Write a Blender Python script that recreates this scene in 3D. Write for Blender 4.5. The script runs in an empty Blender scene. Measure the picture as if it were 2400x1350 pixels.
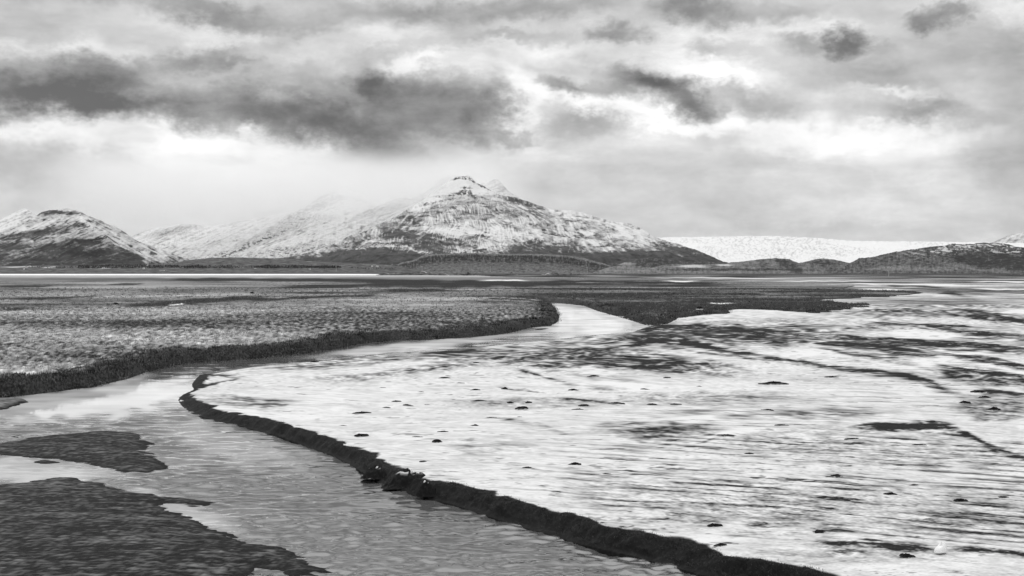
import bpy, math, random
import numpy as np

# ------------------------------------------------------------------ basics
F, H, HY, CX = 3000.0, 5.0, 636.0, 1200.0        # focal length in photo pixels, eye height, eye level row, centre column
rng = np.random.default_rng(7)
random.seed(7)
scene = bpy.context.scene
COL = scene.collection

def gp(px, py, z=0.0):
    Y = F * (H - z) / (py - HY)
    return (px - CX) / F * Y, Y

def tag(o, label=None, cat=None, group=None, kind=None):
    if label: o['label'] = label
    if cat: o['category'] = cat
    if group: o['group'] = group
    if kind: o['kind'] = kind
    return o

# ------------------------------------------------------------------ noise
NP = 4096
_perm = rng.permutation(NP).astype(np.int32)
_ang = rng.random(NP) * 2 * math.pi
_gx, _gy = np.cos(_ang).astype(np.float32), np.sin(_ang).astype(np.float32)

def perlin(x, y, seed=0):
    x = np.asarray(x, np.float64); y = np.asarray(y, np.float64)
    xf, yf = np.floor(x), np.floor(y)
    xi, yi = xf.astype(np.int64), yf.astype(np.int64)
    fx, fy = (x - xf).astype(np.float32), (y - yf).astype(np.float32)
    def g(ix, iy, dx, dy):
        h = _perm[(_perm[(ix + seed * 131) & (NP - 1)] + iy) & (NP - 1)]
        return _gx[h] * dx + _gy[h] * dy
    u = fx * fx * fx * (fx * (fx * 6 - 15) + 10)
    v = fy * fy * fy * (fy * (fy * 6 - 15) + 10)
    a = g(xi, yi, fx, fy); b = g(xi + 1, yi, fx - 1, fy)
    c = g(xi, yi + 1, fx, fy - 1); d = g(xi + 1, yi + 1, fx - 1, fy - 1)
    a = a + (b - a) * u; c = c + (d - c) * u
    return (a + (c - a) * v) * 1.5

def fbm(x, y, octs=4, gain=.5, lac=2.03, seed=0):
    r, amp, tot, f = 0, 1.0, 0, 1.0
    for k in range(octs):
        r = r + amp * perlin(x * f, y * f, seed + k)
        tot += amp; amp *= gain; f *= lac
    return r / tot * 1.6

def ridged(x, y, octs=4, seed=0):
    r, amp, f, tot = 0, 1.0, 1.0, 0
    for k in range(octs):
        r = r + amp * (1 - np.abs(perlin(x * f, y * f, seed + k)) * 2)
        tot += amp; amp *= .5; f *= 2.07
    return r / tot

def sstep(a, b, x):
    t = np.clip((x - a) / (b - a), 0, 1)
    return t * t * (3 - 2 * t)

def bandnoise(X, Y, lam0, octs, stretch=1.0, gain=.8, seed=0, minpx=2.2, shear=0.0):
    """fractal noise over the ground; octaves finer than the mesh rows can carry die out"""
    r, tot = 0, 0
    amp, lam = 1.0, lam0
    Xs = X + shear * Y
    for k in range(octs):
        hp = lam * F * H / (Y * Y)                     # row height of one wavelength
        w = amp * sstep(minpx * .6, minpx * 1.6, hp) * sstep(900, 250, hp)
        if np.any(w > 0):
            r = r + w * perlin(Xs / (lam * stretch), Y / lam, seed + k)
        tot = tot + w * w
        lam /= 1.9; amp *= gain
    return r / np.sqrt(np.maximum(tot, 1e-6)) * 1.5

# ------------------------------------------------------------------ polygons
def seg_dist(X, Y, pts, closed=False):
    pts = np.asarray(pts, float)
    n = len(pts)
    best = np.full(X.shape, 1e18)
    for i in range(n if closed else n - 1):
        ax, ay = pts[i]; bx, by = pts[(i + 1) % n]
        dx, dy = bx - ax, by - ay
        L = dx * dx + dy * dy + 1e-12
        t = np.clip(((X - ax) * dx + (Y - ay) * dy) / L, 0, 1)
        d = (X - ax - t * dx) ** 2 + (Y - ay - t * dy) ** 2
        np.minimum(best, d, out=best)
    return np.sqrt(best)

def inside(X, Y, pts):
    r = np.zeros(X.shape, bool)
    n = len(pts)
    for i in range(n):
        ax, ay = pts[i]; bx, by = pts[(i + 1) % n]
        if ay == by: continue
        c = ((ay > Y) != (by > Y)) & (X < (bx - ax) * (Y - ay) / (by - ay) + ax)
        r ^= c
    return r

def sdist(X, Y, pts):
    d = seg_dist(X, Y, pts, True)
    return np.where(inside(X, Y, pts), d, -d)

def smooth_line(p, n=4):
    """Catmull-Rom through the points"""
    p = np.asarray(p, float); out = []
    for i in range(len(p) - 1):
        p0, p1, p2, p3 = p[max(i - 1, 0)], p[i], p[i + 1], p[min(i + 2, len(p) - 1)]
        for t in np.linspace(0, 1, n, endpoint=False):
            out.append(.5 * (2 * p1 + (p2 - p0) * t + (2 * p0 - 5 * p1 + 4 * p2 - p3) * t * t + (3 * p1 - p0 - 3 * p2 + p3) * t ** 3))
    out.append(p[-1])
    return np.array(out)

def ground_line(pix, z=0.0, n=3):
    return [gp(a, b, z) for a, b in smooth_line(pix, n)]

# ------------------------------------------------------------------ meshes
def add_mesh(name, verts, faces, mat=None, parent=None, smooth=True, attrs=None):
    me = bpy.data.meshes.new(name)
    verts = np.asarray(verts, np.float32); faces = np.asarray(faces, np.int32)
    k = faces.shape[1]
    me.vertices.add(len(verts)); me.vertices.foreach_set('co', verts.ravel())
    me.loops.add(faces.size); me.loops.foreach_set('vertex_index', faces.ravel())
    me.polygons.add(len(faces))
    me.polygons.foreach_set('loop_start', np.arange(0, faces.size, k, dtype=np.int32))
    me.polygons.foreach_set('use_smooth', np.full(len(faces), smooth))
    me.update(calc_edges=True)
    me.validate()
    for an, av in (attrs or {}).items():
        a = me.attributes.new(an, 'FLOAT', 'POINT')
        a.data.foreach_set('value', np.asarray(av, np.float32).ravel())
    if mat: me.materials.append(mat)
    o = bpy.data.objects.new(name, me)
    COL.objects.link(o)
    if parent: o.parent = parent
    return o

def grid_mesh(name, X, Y, Z, mat, attrs, keep=None):
    nr, nc = X.shape
    idx = np.arange(nr * nc).reshape(nr, nc)
    q = np.stack([idx[:-1, :-1], idx[:-1, 1:], idx[1:, 1:], idx[1:, :-1]], -1).reshape(-1, 4)
    if keep is not None:
        k = keep.ravel()
        q = q[k[q].any(1)]
    used = np.unique(q)
    re = np.full(nr * nc, -1, np.int32); re[used] = np.arange(len(used))
    V = np.stack([X.ravel(), Y.ravel(), Z.ravel()], -1)[used]
    return add_mesh(name, V, re[q], mat, attrs={a: v.ravel()[used] for a, v in attrs.items()})

# ------------------------------------------------------------------ materials
def nodes_of(m):
    m.use_nodes = True
    nt = m.node_tree
    b = nt.nodes.get('Principled BSDF')
    return nt, nt.nodes, nt.links, b

def gray(v): return (v, v, v, 1)

def cover_material(name, dark, light, rough=.85, fine=(40, .25), bump=(30, .1, .02), spec=.15, mid=None):
    """bare ground to snow by the mesh's own snow cover, with a fine grain"""
    m = bpy.data.materials.new(name); nt, N, L, b = nodes_of(m)
    at = N.new('ShaderNodeAttribute'); at.attribute_name = 'snow'
    tc = N.new('ShaderNodeTexCoord')
    nz = N.new('ShaderNodeTexNoise'); nz.inputs['Scale'].default_value = fine[0]; nz.inputs['Detail'].default_value = 4
    L.new(tc.outputs['Object'], nz.inputs['Vector'])
    ad = N.new('ShaderNodeMath'); ad.operation = 'MULTIPLY_ADD'
    sb = N.new('ShaderNodeMath'); sb.operation = 'SUBTRACT'; sb.inputs[1].default_value = .5
    L.new(nz.outputs['Fac'], sb.inputs[0])
    L.new(sb.outputs[0], ad.inputs[0]); ad.inputs[1].default_value = fine[1]; L.new(at.outputs['Fac'], ad.inputs[2])
    cr = N.new('ShaderNodeValToRGB')
    cr.color_ramp.elements[0].position = 0; cr.color_ramp.elements[0].color = gray(dark)
    cr.color_ramp.elements[1].position = 1; cr.color_ramp.elements[1].color = gray(light)
    if mid:
        e = cr.color_ramp.elements.new(.5); e.color = gray(mid)
    L.new(ad.outputs[0], cr.inputs['Fac'])
    L.new(cr.outputs['Color'], b.inputs['Base Color'])
    b.inputs['Roughness'].default_value = rough
    b.inputs['Specular IOR Level'].default_value = spec
    nb = N.new('ShaderNodeTexNoise'); nb.inputs['Scale'].default_value = bump[0]; nb.inputs['Detail'].default_value = 5
    L.new(tc.outputs['Object'], nb.inputs['Vector'])
    bp = N.new('ShaderNodeBump'); bp.inputs['Strength'].default_value = bump[1]; bp.inputs['Distance'].default_value = bump[2]
    L.new(nb.outputs['Fac'], bp.inputs['Height']); L.new(bp.outputs['Normal'], b.inputs['Normal'])
    return m

def plain_material(name, v, var=.4, scale=8, rough=.85, spec=.15):
    m = bpy.data.materials.new(name); nt, N, L, b = nodes_of(m)
    tc = N.new('ShaderNodeTexCoord')
    nz = N.new('ShaderNodeTexNoise'); nz.inputs['Scale'].default_value = scale; nz.inputs['Detail'].default_value = 5
    L.new(tc.outputs['Object'], nz.inputs['Vector'])
    cr = N.new('ShaderNodeValToRGB')
    cr.color_ramp.elements[0].position = .3; cr.color_ramp.elements[0].color = gray(v * (1 - var))
    cr.color_ramp.elements[1].position = .7; cr.color_ramp.elements[1].color = gray(v * (1 + var))
    L.new(nz.outputs['Fac'], cr.inputs['Fac']); L.new(cr.outputs['Color'], b.inputs['Base Color'])
    b.inputs['Roughness'].default_value = rough; b.inputs['Specular IOR Level'].default_value = spec
    return m

# ------------------------------------------------------------------ sky
def build_sky(sun_el, sun_az):
    w = bpy.data.worlds.new('World'); scene.world = w; w.use_nodes = True
    nt = w.node_tree; N, L = nt.nodes, nt.links
    for n in list(N): N.remove(n)
    out = N.new('ShaderNodeOutputWorld'); bg = N.new('ShaderNodeBackground')
    L.new(bg.outputs[0], out.inputs['Surface'])
    bg.inputs['Strength'].default_value = .1
    def math_(op, a, b=None, c=None, clamp=False):
        n = N.new('ShaderNodeMath'); n.operation = op; n.use_clamp = clamp
        for i, v in enumerate((a, b, c)):
            if v is None: continue
            if isinstance(v, (int, float)): n.inputs[i].default_value = v
            else: L.new(v, n.inputs[i])
        return n.outputs[0]
    sky = N.new('ShaderNodeTexSky'); sky.sky_type = 'NISHITA'; sky.sun_disc = False
    sky.sun_elevation = sun_el; sky.sun_rotation = sun_az
    bw = N.new('ShaderNodeRGBToBW'); L.new(sky.outputs[0], bw.inputs[0])
    tc = N.new('ShaderNodeTexCoord')
    sx = N.new('ShaderNodeSeparateXYZ'); L.new(tc.outputs['Generated'], sx.inputs[0])
    x, y, z = sx.outputs
    az = math_('ARCTAN2', x, y); el = math_('ARCSINE', z)
    pu = math_('MULTIPLY_ADD', az, 3000.0, CX); pv = math_('MULTIPLY_ADD', el, -3000.0, HY)
    cb = N.new('ShaderNodeCombineXYZ'); L.new(pu, cb.inputs[0]); L.new(pv, cb.inputs[1])
    def noise(scale, sx_, sy_, detail, rough, off=0, dist=0, rot=0):
        mp = N.new('ShaderNodeMapping'); mp.inputs['Scale'].default_value = (sx_, sy_, 1); mp.inputs['Location'].default_value = (off, off * .37, off * .11)
        mp.inputs['Rotation'].default_value = (0, 0, rot)
        L.new(cb.outputs[0], mp.inputs[0])
        n = N.new('ShaderNodeTexNoise'); n.inputs['Scale'].default_value = scale; n.inputs['Detail'].default_value = detail
        n.inputs['Roughness'].default_value = rough; n.inputs['Distortion'].default_value = dist
        L.new(mp.outputs[0], n.inputs['Vector'])
        return n
    def vec(op, a, b):
        n = N.new('ShaderNodeVectorMath'); n.operation = op
        for i, v in enumerate((a, b)):
            if isinstance(v, tuple): n.inputs[i].default_value = v
            else: L.new(v, n.inputs[i])
        return n.outputs[0]
    wn = noise(.0075, 1, 1.5, 5, .58, 3.1)
    wv = vec('MULTIPLY', vec('SUBTRACT', wn.outputs['Color'], (.5, .5, .5)), (170, 105, 0))
    wn2 = noise(.035, 1, 1.3, 4, .6, 9.7)
    wv2 = vec('MULTIPLY', vec('SUBTRACT', wn2.outputs['Color'], (.5, .5, .5)), (54, 42, 0))
    W = vec('ADD', vec('ADD', cb.outputs[0], wv), wv2)
    # the cloud masses: centre, half size, tilt, weight (negative = dark underside, positive = bright gap)
    blobs = SKY_BLOBS
    acc = None
    n0 = noise(.0032, 1, 2.6, 6, .58, 1.3, .4)
    acc = math_('MULTIPLY_ADD', math_('SUBTRACT', n0.outputs['Fac'], .5), .32, .825)
    frames = (-12, -4, 0, 6, 13, 24)                 # a few tilts are enough
    by_tilt = {t: [] for t in frames}
    for bl in blobs:
        by_tilt[min(frames, key=lambda t: abs(t - bl[4]))].append(bl)
    for t, lst in by_tilt.items():
        ct, st = math.cos(math.radians(t)), math.sin(math.radians(t))
        for g in range(0, len(lst), 12):
            # chained on the running sum so that the shader is evaluated group by group
            ch = N.new('ShaderNodeVectorMath'); ch.operation = 'MULTIPLY_ADD'
            L.new(acc, ch.inputs[0]); ch.inputs[1].default_value = (1e-5, 1e-5, 0); L.new(W, ch.inputs[2])
            src = ch.outputs[0]
            if t:
                rt = N.new('ShaderNodeVectorRotate'); rt.rotation_type = 'Z_AXIS'; rt.inputs['Angle'].default_value = -math.radians(t)
                L.new(src, rt.inputs['Vector']); src = rt.outputs[0]
            for (bx, by, rx, ry, rot, a) in lst[g:g + 12]:
                bx2 = math.atan((bx - CX) / F) * F + CX
                by2 = HY - math.atan((HY - by) / F / math.hypot(1, (bx - CX) / F)) * F
                cx_, cy_ = bx2 * ct + by2 * st, -bx2 * st + by2 * ct
                kx, ky = 1 / (rx * SOFT), 1 / (ry * SOFT)
                mv = N.new('ShaderNodeVectorMath'); mv.operation = 'MULTIPLY_ADD'
                L.new(src, mv.inputs[0]); mv.inputs[1].default_value = (kx, ky, 0); mv.inputs[2].default_value = (-cx_ * kx, -cy_ * ky, 0)
                ln = N.new('ShaderNodeVectorMath'); ln.operation = 'LENGTH'; L.new(mv.outputs[0], ln.inputs[0])
                mr = N.new('ShaderNodeMapRange'); mr.interpolation_type = 'SMOOTHSTEP'
                mr.inputs['From Min'].default_value = 1; mr.inputs['From Max'].default_value = .12
                L.new(ln.outputs['Value'], mr.inputs['Value'])
                acc = math_('MULTIPLY_ADD', mr.outputs[0], a, acc)
    # billow detail, stronger inside the dark cloud
    n1 = noise(.014, 1, 1.7, 6, .6, 5.9, .3)
    n2 = noise(.0042, 1, 1.9, 5, .62, 12.2, .6, .35)
    n3 = noise(.0035, 1, 4.2, 5, .62, 21.7, .3, -.42)
    acc = math_('ADD', acc, math_('MULTIPLY', math_('SUBTRACT', n3.outputs['Fac'], .5), .23))
    darkness = math_('SUBTRACT', .92, acc, clamp=True)
    acc = math_('ADD', acc, math_('MULTIPLY', math_('SUBTRACT', n1.outputs['Fac'], .5), math_('MULTIPLY_ADD', darkness, .46, .095)))
    acc = math_('ADD', acc, math_('MULTIPLY', math_('SUBTRACT', n2.outputs['Fac'], .5), math_('MULTIPLY_ADD', darkness, .25, .13)))
    acc = math_('MULTIPLY_ADD', math_('MINIMUM', acc, .84), .74, math_('MULTIPLY_ADD', math_('MAXIMUM', acc, .84), 1.0, -.6216))
    acc = math_('MINIMUM', math_('MAXIMUM', acc, .36), 1.06)
    lum = math_('POWER', acc, 2.25)
    # overcast: brighter towards the zenith
    up = N.new('ShaderNodeMapRange'); up.interpolation_type = 'SMOOTHSTEP'
    up.inputs['From Min'].default_value = .45; up.inputs['From Max'].default_value = 1.0
    up.inputs['To Min'].default_value = 1; up.inputs['To Max'].default_value = ZENITH
    L.new(el, up.inputs['Value'])
    lum = math_('MULTIPLY', lum, up.outputs[0])
    lum = math_('MULTIPLY', lum, 10.0)
    mx = math_('ADD', math_('MULTIPLY', lum, .97), math_('MULTIPLY', bw.outputs[0], .03))
    L.new(mx, bg.inputs['Color'])
    w.cycles.sampling_method = 'NONE'        # an even overcast needs no importance map

ZENITH, SOFT = 2.9, 1.6
SKY_BLOBS = [
 # left bank
 (90, 190, 270, 62, 2, -.30), (0, 225, 230, 45, 0, -.17), (240, 168, 100, 36, 0, -.14), (300, 250, 330, 34, 4, -.20), (60, 250, 200, 30, -3, -.12),
 (490, 143, 85, 28, 0, -.26), (395, 142, 70, 22, 0, -.15), (575, 158, 50, 12, 5, -.10),
 (600, 262, 260, 46, 6, -.20), (420, 230, 280, 46, 3, -.11), (740, 230, 220, 60, 8, -.20), (800, 300, 210, 46, 13, -.20), (1000, 250, 220, 70, 6, -.10), (1090, 310, 130, 30, 6, -.10), (860, 185, 45, 40, 30, -.22), (900, 215, 60, 30, 15, -.16),
 (960, 245, 130, 60, 5, -.14), (1075, 225, 130, 50, 14, -.24), (1145, 280, 55, 55, 20, -.18), (1000, 290, 150, 40, 0, -.12), (880, 345, 120, 45, 28, -.17),
 # top
 (440, 18, 260, 30, 4, -.20), (560, 45, 150, 28, 12, -.12), (890, 30, 130, 32, 0, -.18), (1020, 50, 120, 28, 10, -.12), (1220, 18, 200, 28, -3, -.24), (1190, 85, 70, 14, -5, -.16),
 (620, 115, 60, 17, 0, -.14), (70, 30, 120, 30, 0, -.10), (60, 80, 100, 20, 0, -.10), (760, 60, 100, 30, 15, -.10), (900, 130, 200, 20, -8, -.10),
 (1445, 75, 58, 24, 0, -.30), (1620, 12, 75, 34, 5, -.32), (1760, 22, 130, 26, 5, -.18), (1310, 90, 60, 20, 0, -.12), (1500, 20, 90, 25, 0, -.06), (1680, 45, 100, 22, 5, -.1),
 # right puffs
 (1988, 92, 42, 33, 10, -.44), (1905, 96, 60, 24, -5, -.18), (2060, 116, 40, 18, 15, -.10), (2165, 36, 45, 24, -15, -.34), (2240, 36, 42, 24, -15, -.32), (1670, 112, 45, 22, 0, -.14),
 (2100, 30, 80, 20, 0, -.06),
 (1310, 200, 48, 20, 22, -.28), (1385, 205, 70, 20, 8, -.18), (1490, 192, 85, 30, 12, -.32), (1580, 228, 90, 36, 20, -.32), (1640, 245, 50, 26, 10, -.16), (1790, 228, 110, 34, 10, -.19),
 (1380, 290, 95, 30, -2, -.19), (1225, 322, 40, 11, 18, -.22), (2100, 255, 120, 26, 0, -.17), (2210, 265, 90, 24, 8, -.13),
 (2060, 175, 210, 40, 28, -.10), (2310, 120, 160, 60, 10, -.13), (2380, 300, 80, 170, 0, -.12), (1990, 180, 120, 30, 0, -.06),
 (550, 475, 130, 55, 8, -.13), (150, 415, 260, 60, 14, -.11), (60, 370, 160, 50, 0, -.05), (950, 415, 150, 50, 10, -.14), (830, 440, 120, 40, 0, -.08), (450, 430, 80, 60, 30, -.05),
 (1480, 420, 150, 50, 25, -.08), (1720, 470, 230, 50, 22, -.07), (2000, 540, 380, 22, 0, -.05), (1650, 430, 420, 70, 16, .05), (2050, 440, 260, 60, 24, .05), (1330, 480, 200, 60, 10, -.04), (1750, 350, 150, 60, 20, -.05), (2250, 450, 200, 80, 0, -.05),
 # unseen dark deck added above the frame to darken the ripple reflections
 (1200, -430, 3600, 240, 0, -.38), (-400, -250, 900, 90, 4, -.2), (2600, -230, 900, 90, -4, -.2),
 # bright gaps
 (300, 345, 300, 50, 2, .06), (1700, 330, 260, 40, 6, .05), (250, 440, 400, 70, 6, -.05), (700, 470, 200, 40, 10, -.05),
 (1090, 140, 230, 40, -4, .08), (920, 155, 90, 30, -10, .14), (1650, 165, 150, 32, 8, .18), (1720, 190, 90, 22, 10, .14), (1420, 252, 170, 22, 10, .2), (1640, 292, 170, 24, 3, .15), (1225, 220, 40, 70, -10, .18),
 (1220, 295, 30, 40, 0, .12), (150, 288, 270, 24, 1, .08), (110, 318, 220, 30, 8, .07), (600, 345, 210, 42, 6, .08), (420, 330, 70, 50, 20, .08), (570, 296, 22, 17, 30, .26), (500, 408, 120, 22, 12, .12), (560, 412, 70, 16, 0, .08),
 (700, 400, 110, 55, 0, .06), (80, 122, 150, 20, 0, .12), (250, 118, 150, 22, 5, .10), (500, 80, 160, 24, 14, .09), (820, 90, 130, 20, 0, .10), (320, 215, 60, 15, 0, .08),
 (1830, 322, 170, 45, 8, .11), (2110, 350, 200, 70, 30, .15), (2090, 212, 80, 11, 8, .15), (1830, 65, 170, 22, -4, .12), (1320, 110, 110, 30, 8, .08), (1560, 110, 120, 30, 0, .07), (2330, 180, 60, 30, 0, .05),
 (1700, 560, 300, 15, 0, .02), (1250, 360, 120, 40, 20, .06), (2390, 30, 60, 30, 0, .1),
]

# ------------------------------------------------------------------ materials used
M = {}
M['flat'] = cover_material('snow_over_mud', .012, .70, .85, (14, .08), (9, .35, .05), .06)
M['meadow'] = cover_material('frosted_grass', .018, .80, .9, (9, .22), (7, .6, .12), .05)
M['bar'] = cover_material('wet_gravel', .009, .46, .85, (22, .10), (18, .6, .03), .08)
M['mountain'] = cover_material('snowy_rock', .020, .62, .9, (.02, .22), (.02, .6, 12), .05, None)
M['hill'] = cover_material('bare_hillside', .028, .82, .9, (.05, .2), (.05, .6, 5), .05)
M['glacier'] = cover_material('glacier_ice', .22, .69, .7, (.01, .1), (.01, .3, 10), .2)
M['grass'] = cover_material('grass_blades', .018, .62, .8, (3, .1), (3, .01, .01), .05)
M['snow'] = plain_material('snow_lump', .74, .05, 10, .7)
M['soil'] = plain_material('dark_turf', .03, .5, 9, .9)
M['house_wall'] = plain_material('white_paint', .8, .05, 1)
M['house_roof'] = plain_material('dark_roof', .12, .2, 1)
M['pole'] = plain_material('weathered_timber', .35, .2, 1)
M['tree'] = plain_material('conifer', .022, .5, .2, .95, .05)

# ================================================================== the ground
UMAX = .47
nc = 1500
us = np.linspace(-UMAX, UMAX, nc)
pys = np.concatenate([np.arange(1440, 660, -.8), np.arange(660, 641.5, -.35)])
Yrow = F * H / (pys - HY)
YY, UU = np.meshgrid(Yrow, us, indexing='ij')
XX = UU * YY
def pix(X, Y, Z): return CX + F * X / Y, HY + F * (H - Z) / Y

def strokes(PX, PY, lst):
    """long thin streaks of bare ground or snow: (points, half height, weight[, soft tail below])"""
    r = np.zeros_like(PX)
    for s in lst:
        pts, w, a = s[0], s[1], s[2]
        tail = s[3] if len(s) > 3 else w
        xs = [p[0] for p in pts]; ys = [p[1] for p in pts]
        m = (PX > xs[0] - 30) & (PX < xs[-1] + 30) & (PY > min(ys) - 4 * max(w, tail)) & (PY < max(ys) + 4 * max(w, tail))
        if not m.any(): continue
        px, py = PX[m], PY[m]
        dy = py - np.interp(px, xs, ys) + 1.5 * perlin(px / 37., py / 9., 41)
        end = min(60, (xs[-1] - xs[0]) * .3)
        e = sstep(xs[0] - 10, xs[0] + end, px) * sstep(xs[-1] + 10, xs[-1] - end, px)
        r[m] += a * np.exp(-(dy / np.where(dy > 0, tail, w)) ** 2) * e
    return r

def patches(PX, PY, lst):
    r = np.zeros_like(PX)
    wob = None
    for p in lst:
        cx, cy, rx, ry, a = p[:5]; rot = math.radians(p[5]) if len(p) > 5 else 0
        R = max(rx, ry) * 1.6
        m = (np.abs(PX - cx) < R * 1.2) & (np.abs(PY - cy) < (ry + abs(math.sin(rot)) * rx) * 2)
        if not m.any(): continue
        dx, dy = PX[m] - cx, PY[m] - cy
        dy = dy + ry * .5 * perlin(PX[m] / 60., PY[m] / 14., 77)
        c, s = math.cos(rot), math.sin(rot)
        d = np.hypot((dx * c + dy * s) / rx, (-dx * s + dy * c) / ry)
        r[m] += a * sstep(1.35, .45, d)
    return r

# ---- traced shore lines (photo pixels, at the water line)
SOUTH = [(467, 879), (449, 901), (453, 914), (430, 924), (418, 936), (427, 952), (467, 978), (533, 993), (578, 1004), (667, 1031), (755, 1062), (800, 1080), (858, 1115), (911, 1146),
         (978, 1166), (1049, 1182), (1111, 1202), (1200, 1233), (1289, 1256), (1355, 1278), (1467, 1302), (1590, 1335), (1685, 1361), (1850, 1395), (2050, 1445)]
NORTH = [(467, 879), (530, 868), (600, 858), (695, 850), (735, 847), (800, 841), (850, 835), (925, 827), (1025, 824), (1100, 815), (1200, 804), (1300, 796), (1400, 785), (1475, 779), (1492, 775), (1525, 764), (1562, 761)]
FLAT = [gp(a, b) for a, b in smooth_line(SOUTH, 3)] + [gp(3600, 1445), gp(3600, 641), gp(1050, 641), gp(1150, 648), gp(1300, 656), gp(1500, 668), gp(1700, 690), gp(1740, 712), gp(1650, 730), gp(1600, 745)] + [gp(a, b) for a, b in smooth_line(NORTH, 3)[::-1]]
SHORE_L = [(-900, 1080), (-300, 990), (0, 934), (110, 921), (225, 906), (300, 888), (350, 870), (430, 853), (500, 847), (600, 840), (700, 831), (800, 815), (830, 808), (862, 803), (937, 797), (1000, 797), (1100, 791), (1190, 782),
           (1200, 779), (1250, 767), (1290, 764), (1306, 756), (1312, 741), (1299, 726), (1295, 718), (1284, 713), (1262, 709.5)]
SHORE_R = [(1250, 708), (1300, 710), (1340, 713), (1372, 718), (1400, 729), (1450, 743), (1485, 753), (1512, 762), (1545, 764), (1572, 757), (1600, 749), (1660, 745), (1715, 741), (1700, 736), (1740, 733), (1800, 734), (1850, 737),
           (1890, 741), (1925, 741), (1960, 737), (2005, 731), (2047, 725), (2040, 720), (2000, 716), (1950, 713), (1920, 711), (1935, 707), (2000, 704), (2090, 701), (2150, 694), (2172, 690), (2150, 686), (2050, 683), (1980, 680),
           (2010, 673), (1900, 666), (1800, 661), (1650, 658), (1500, 653), (1300, 648), (1150, 646), (1000, 645.2), (400, 645.2), (-900, 645)]
MEADOW = [gp(a, b) for a, b in SHORE_L + SHORE_R]

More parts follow.
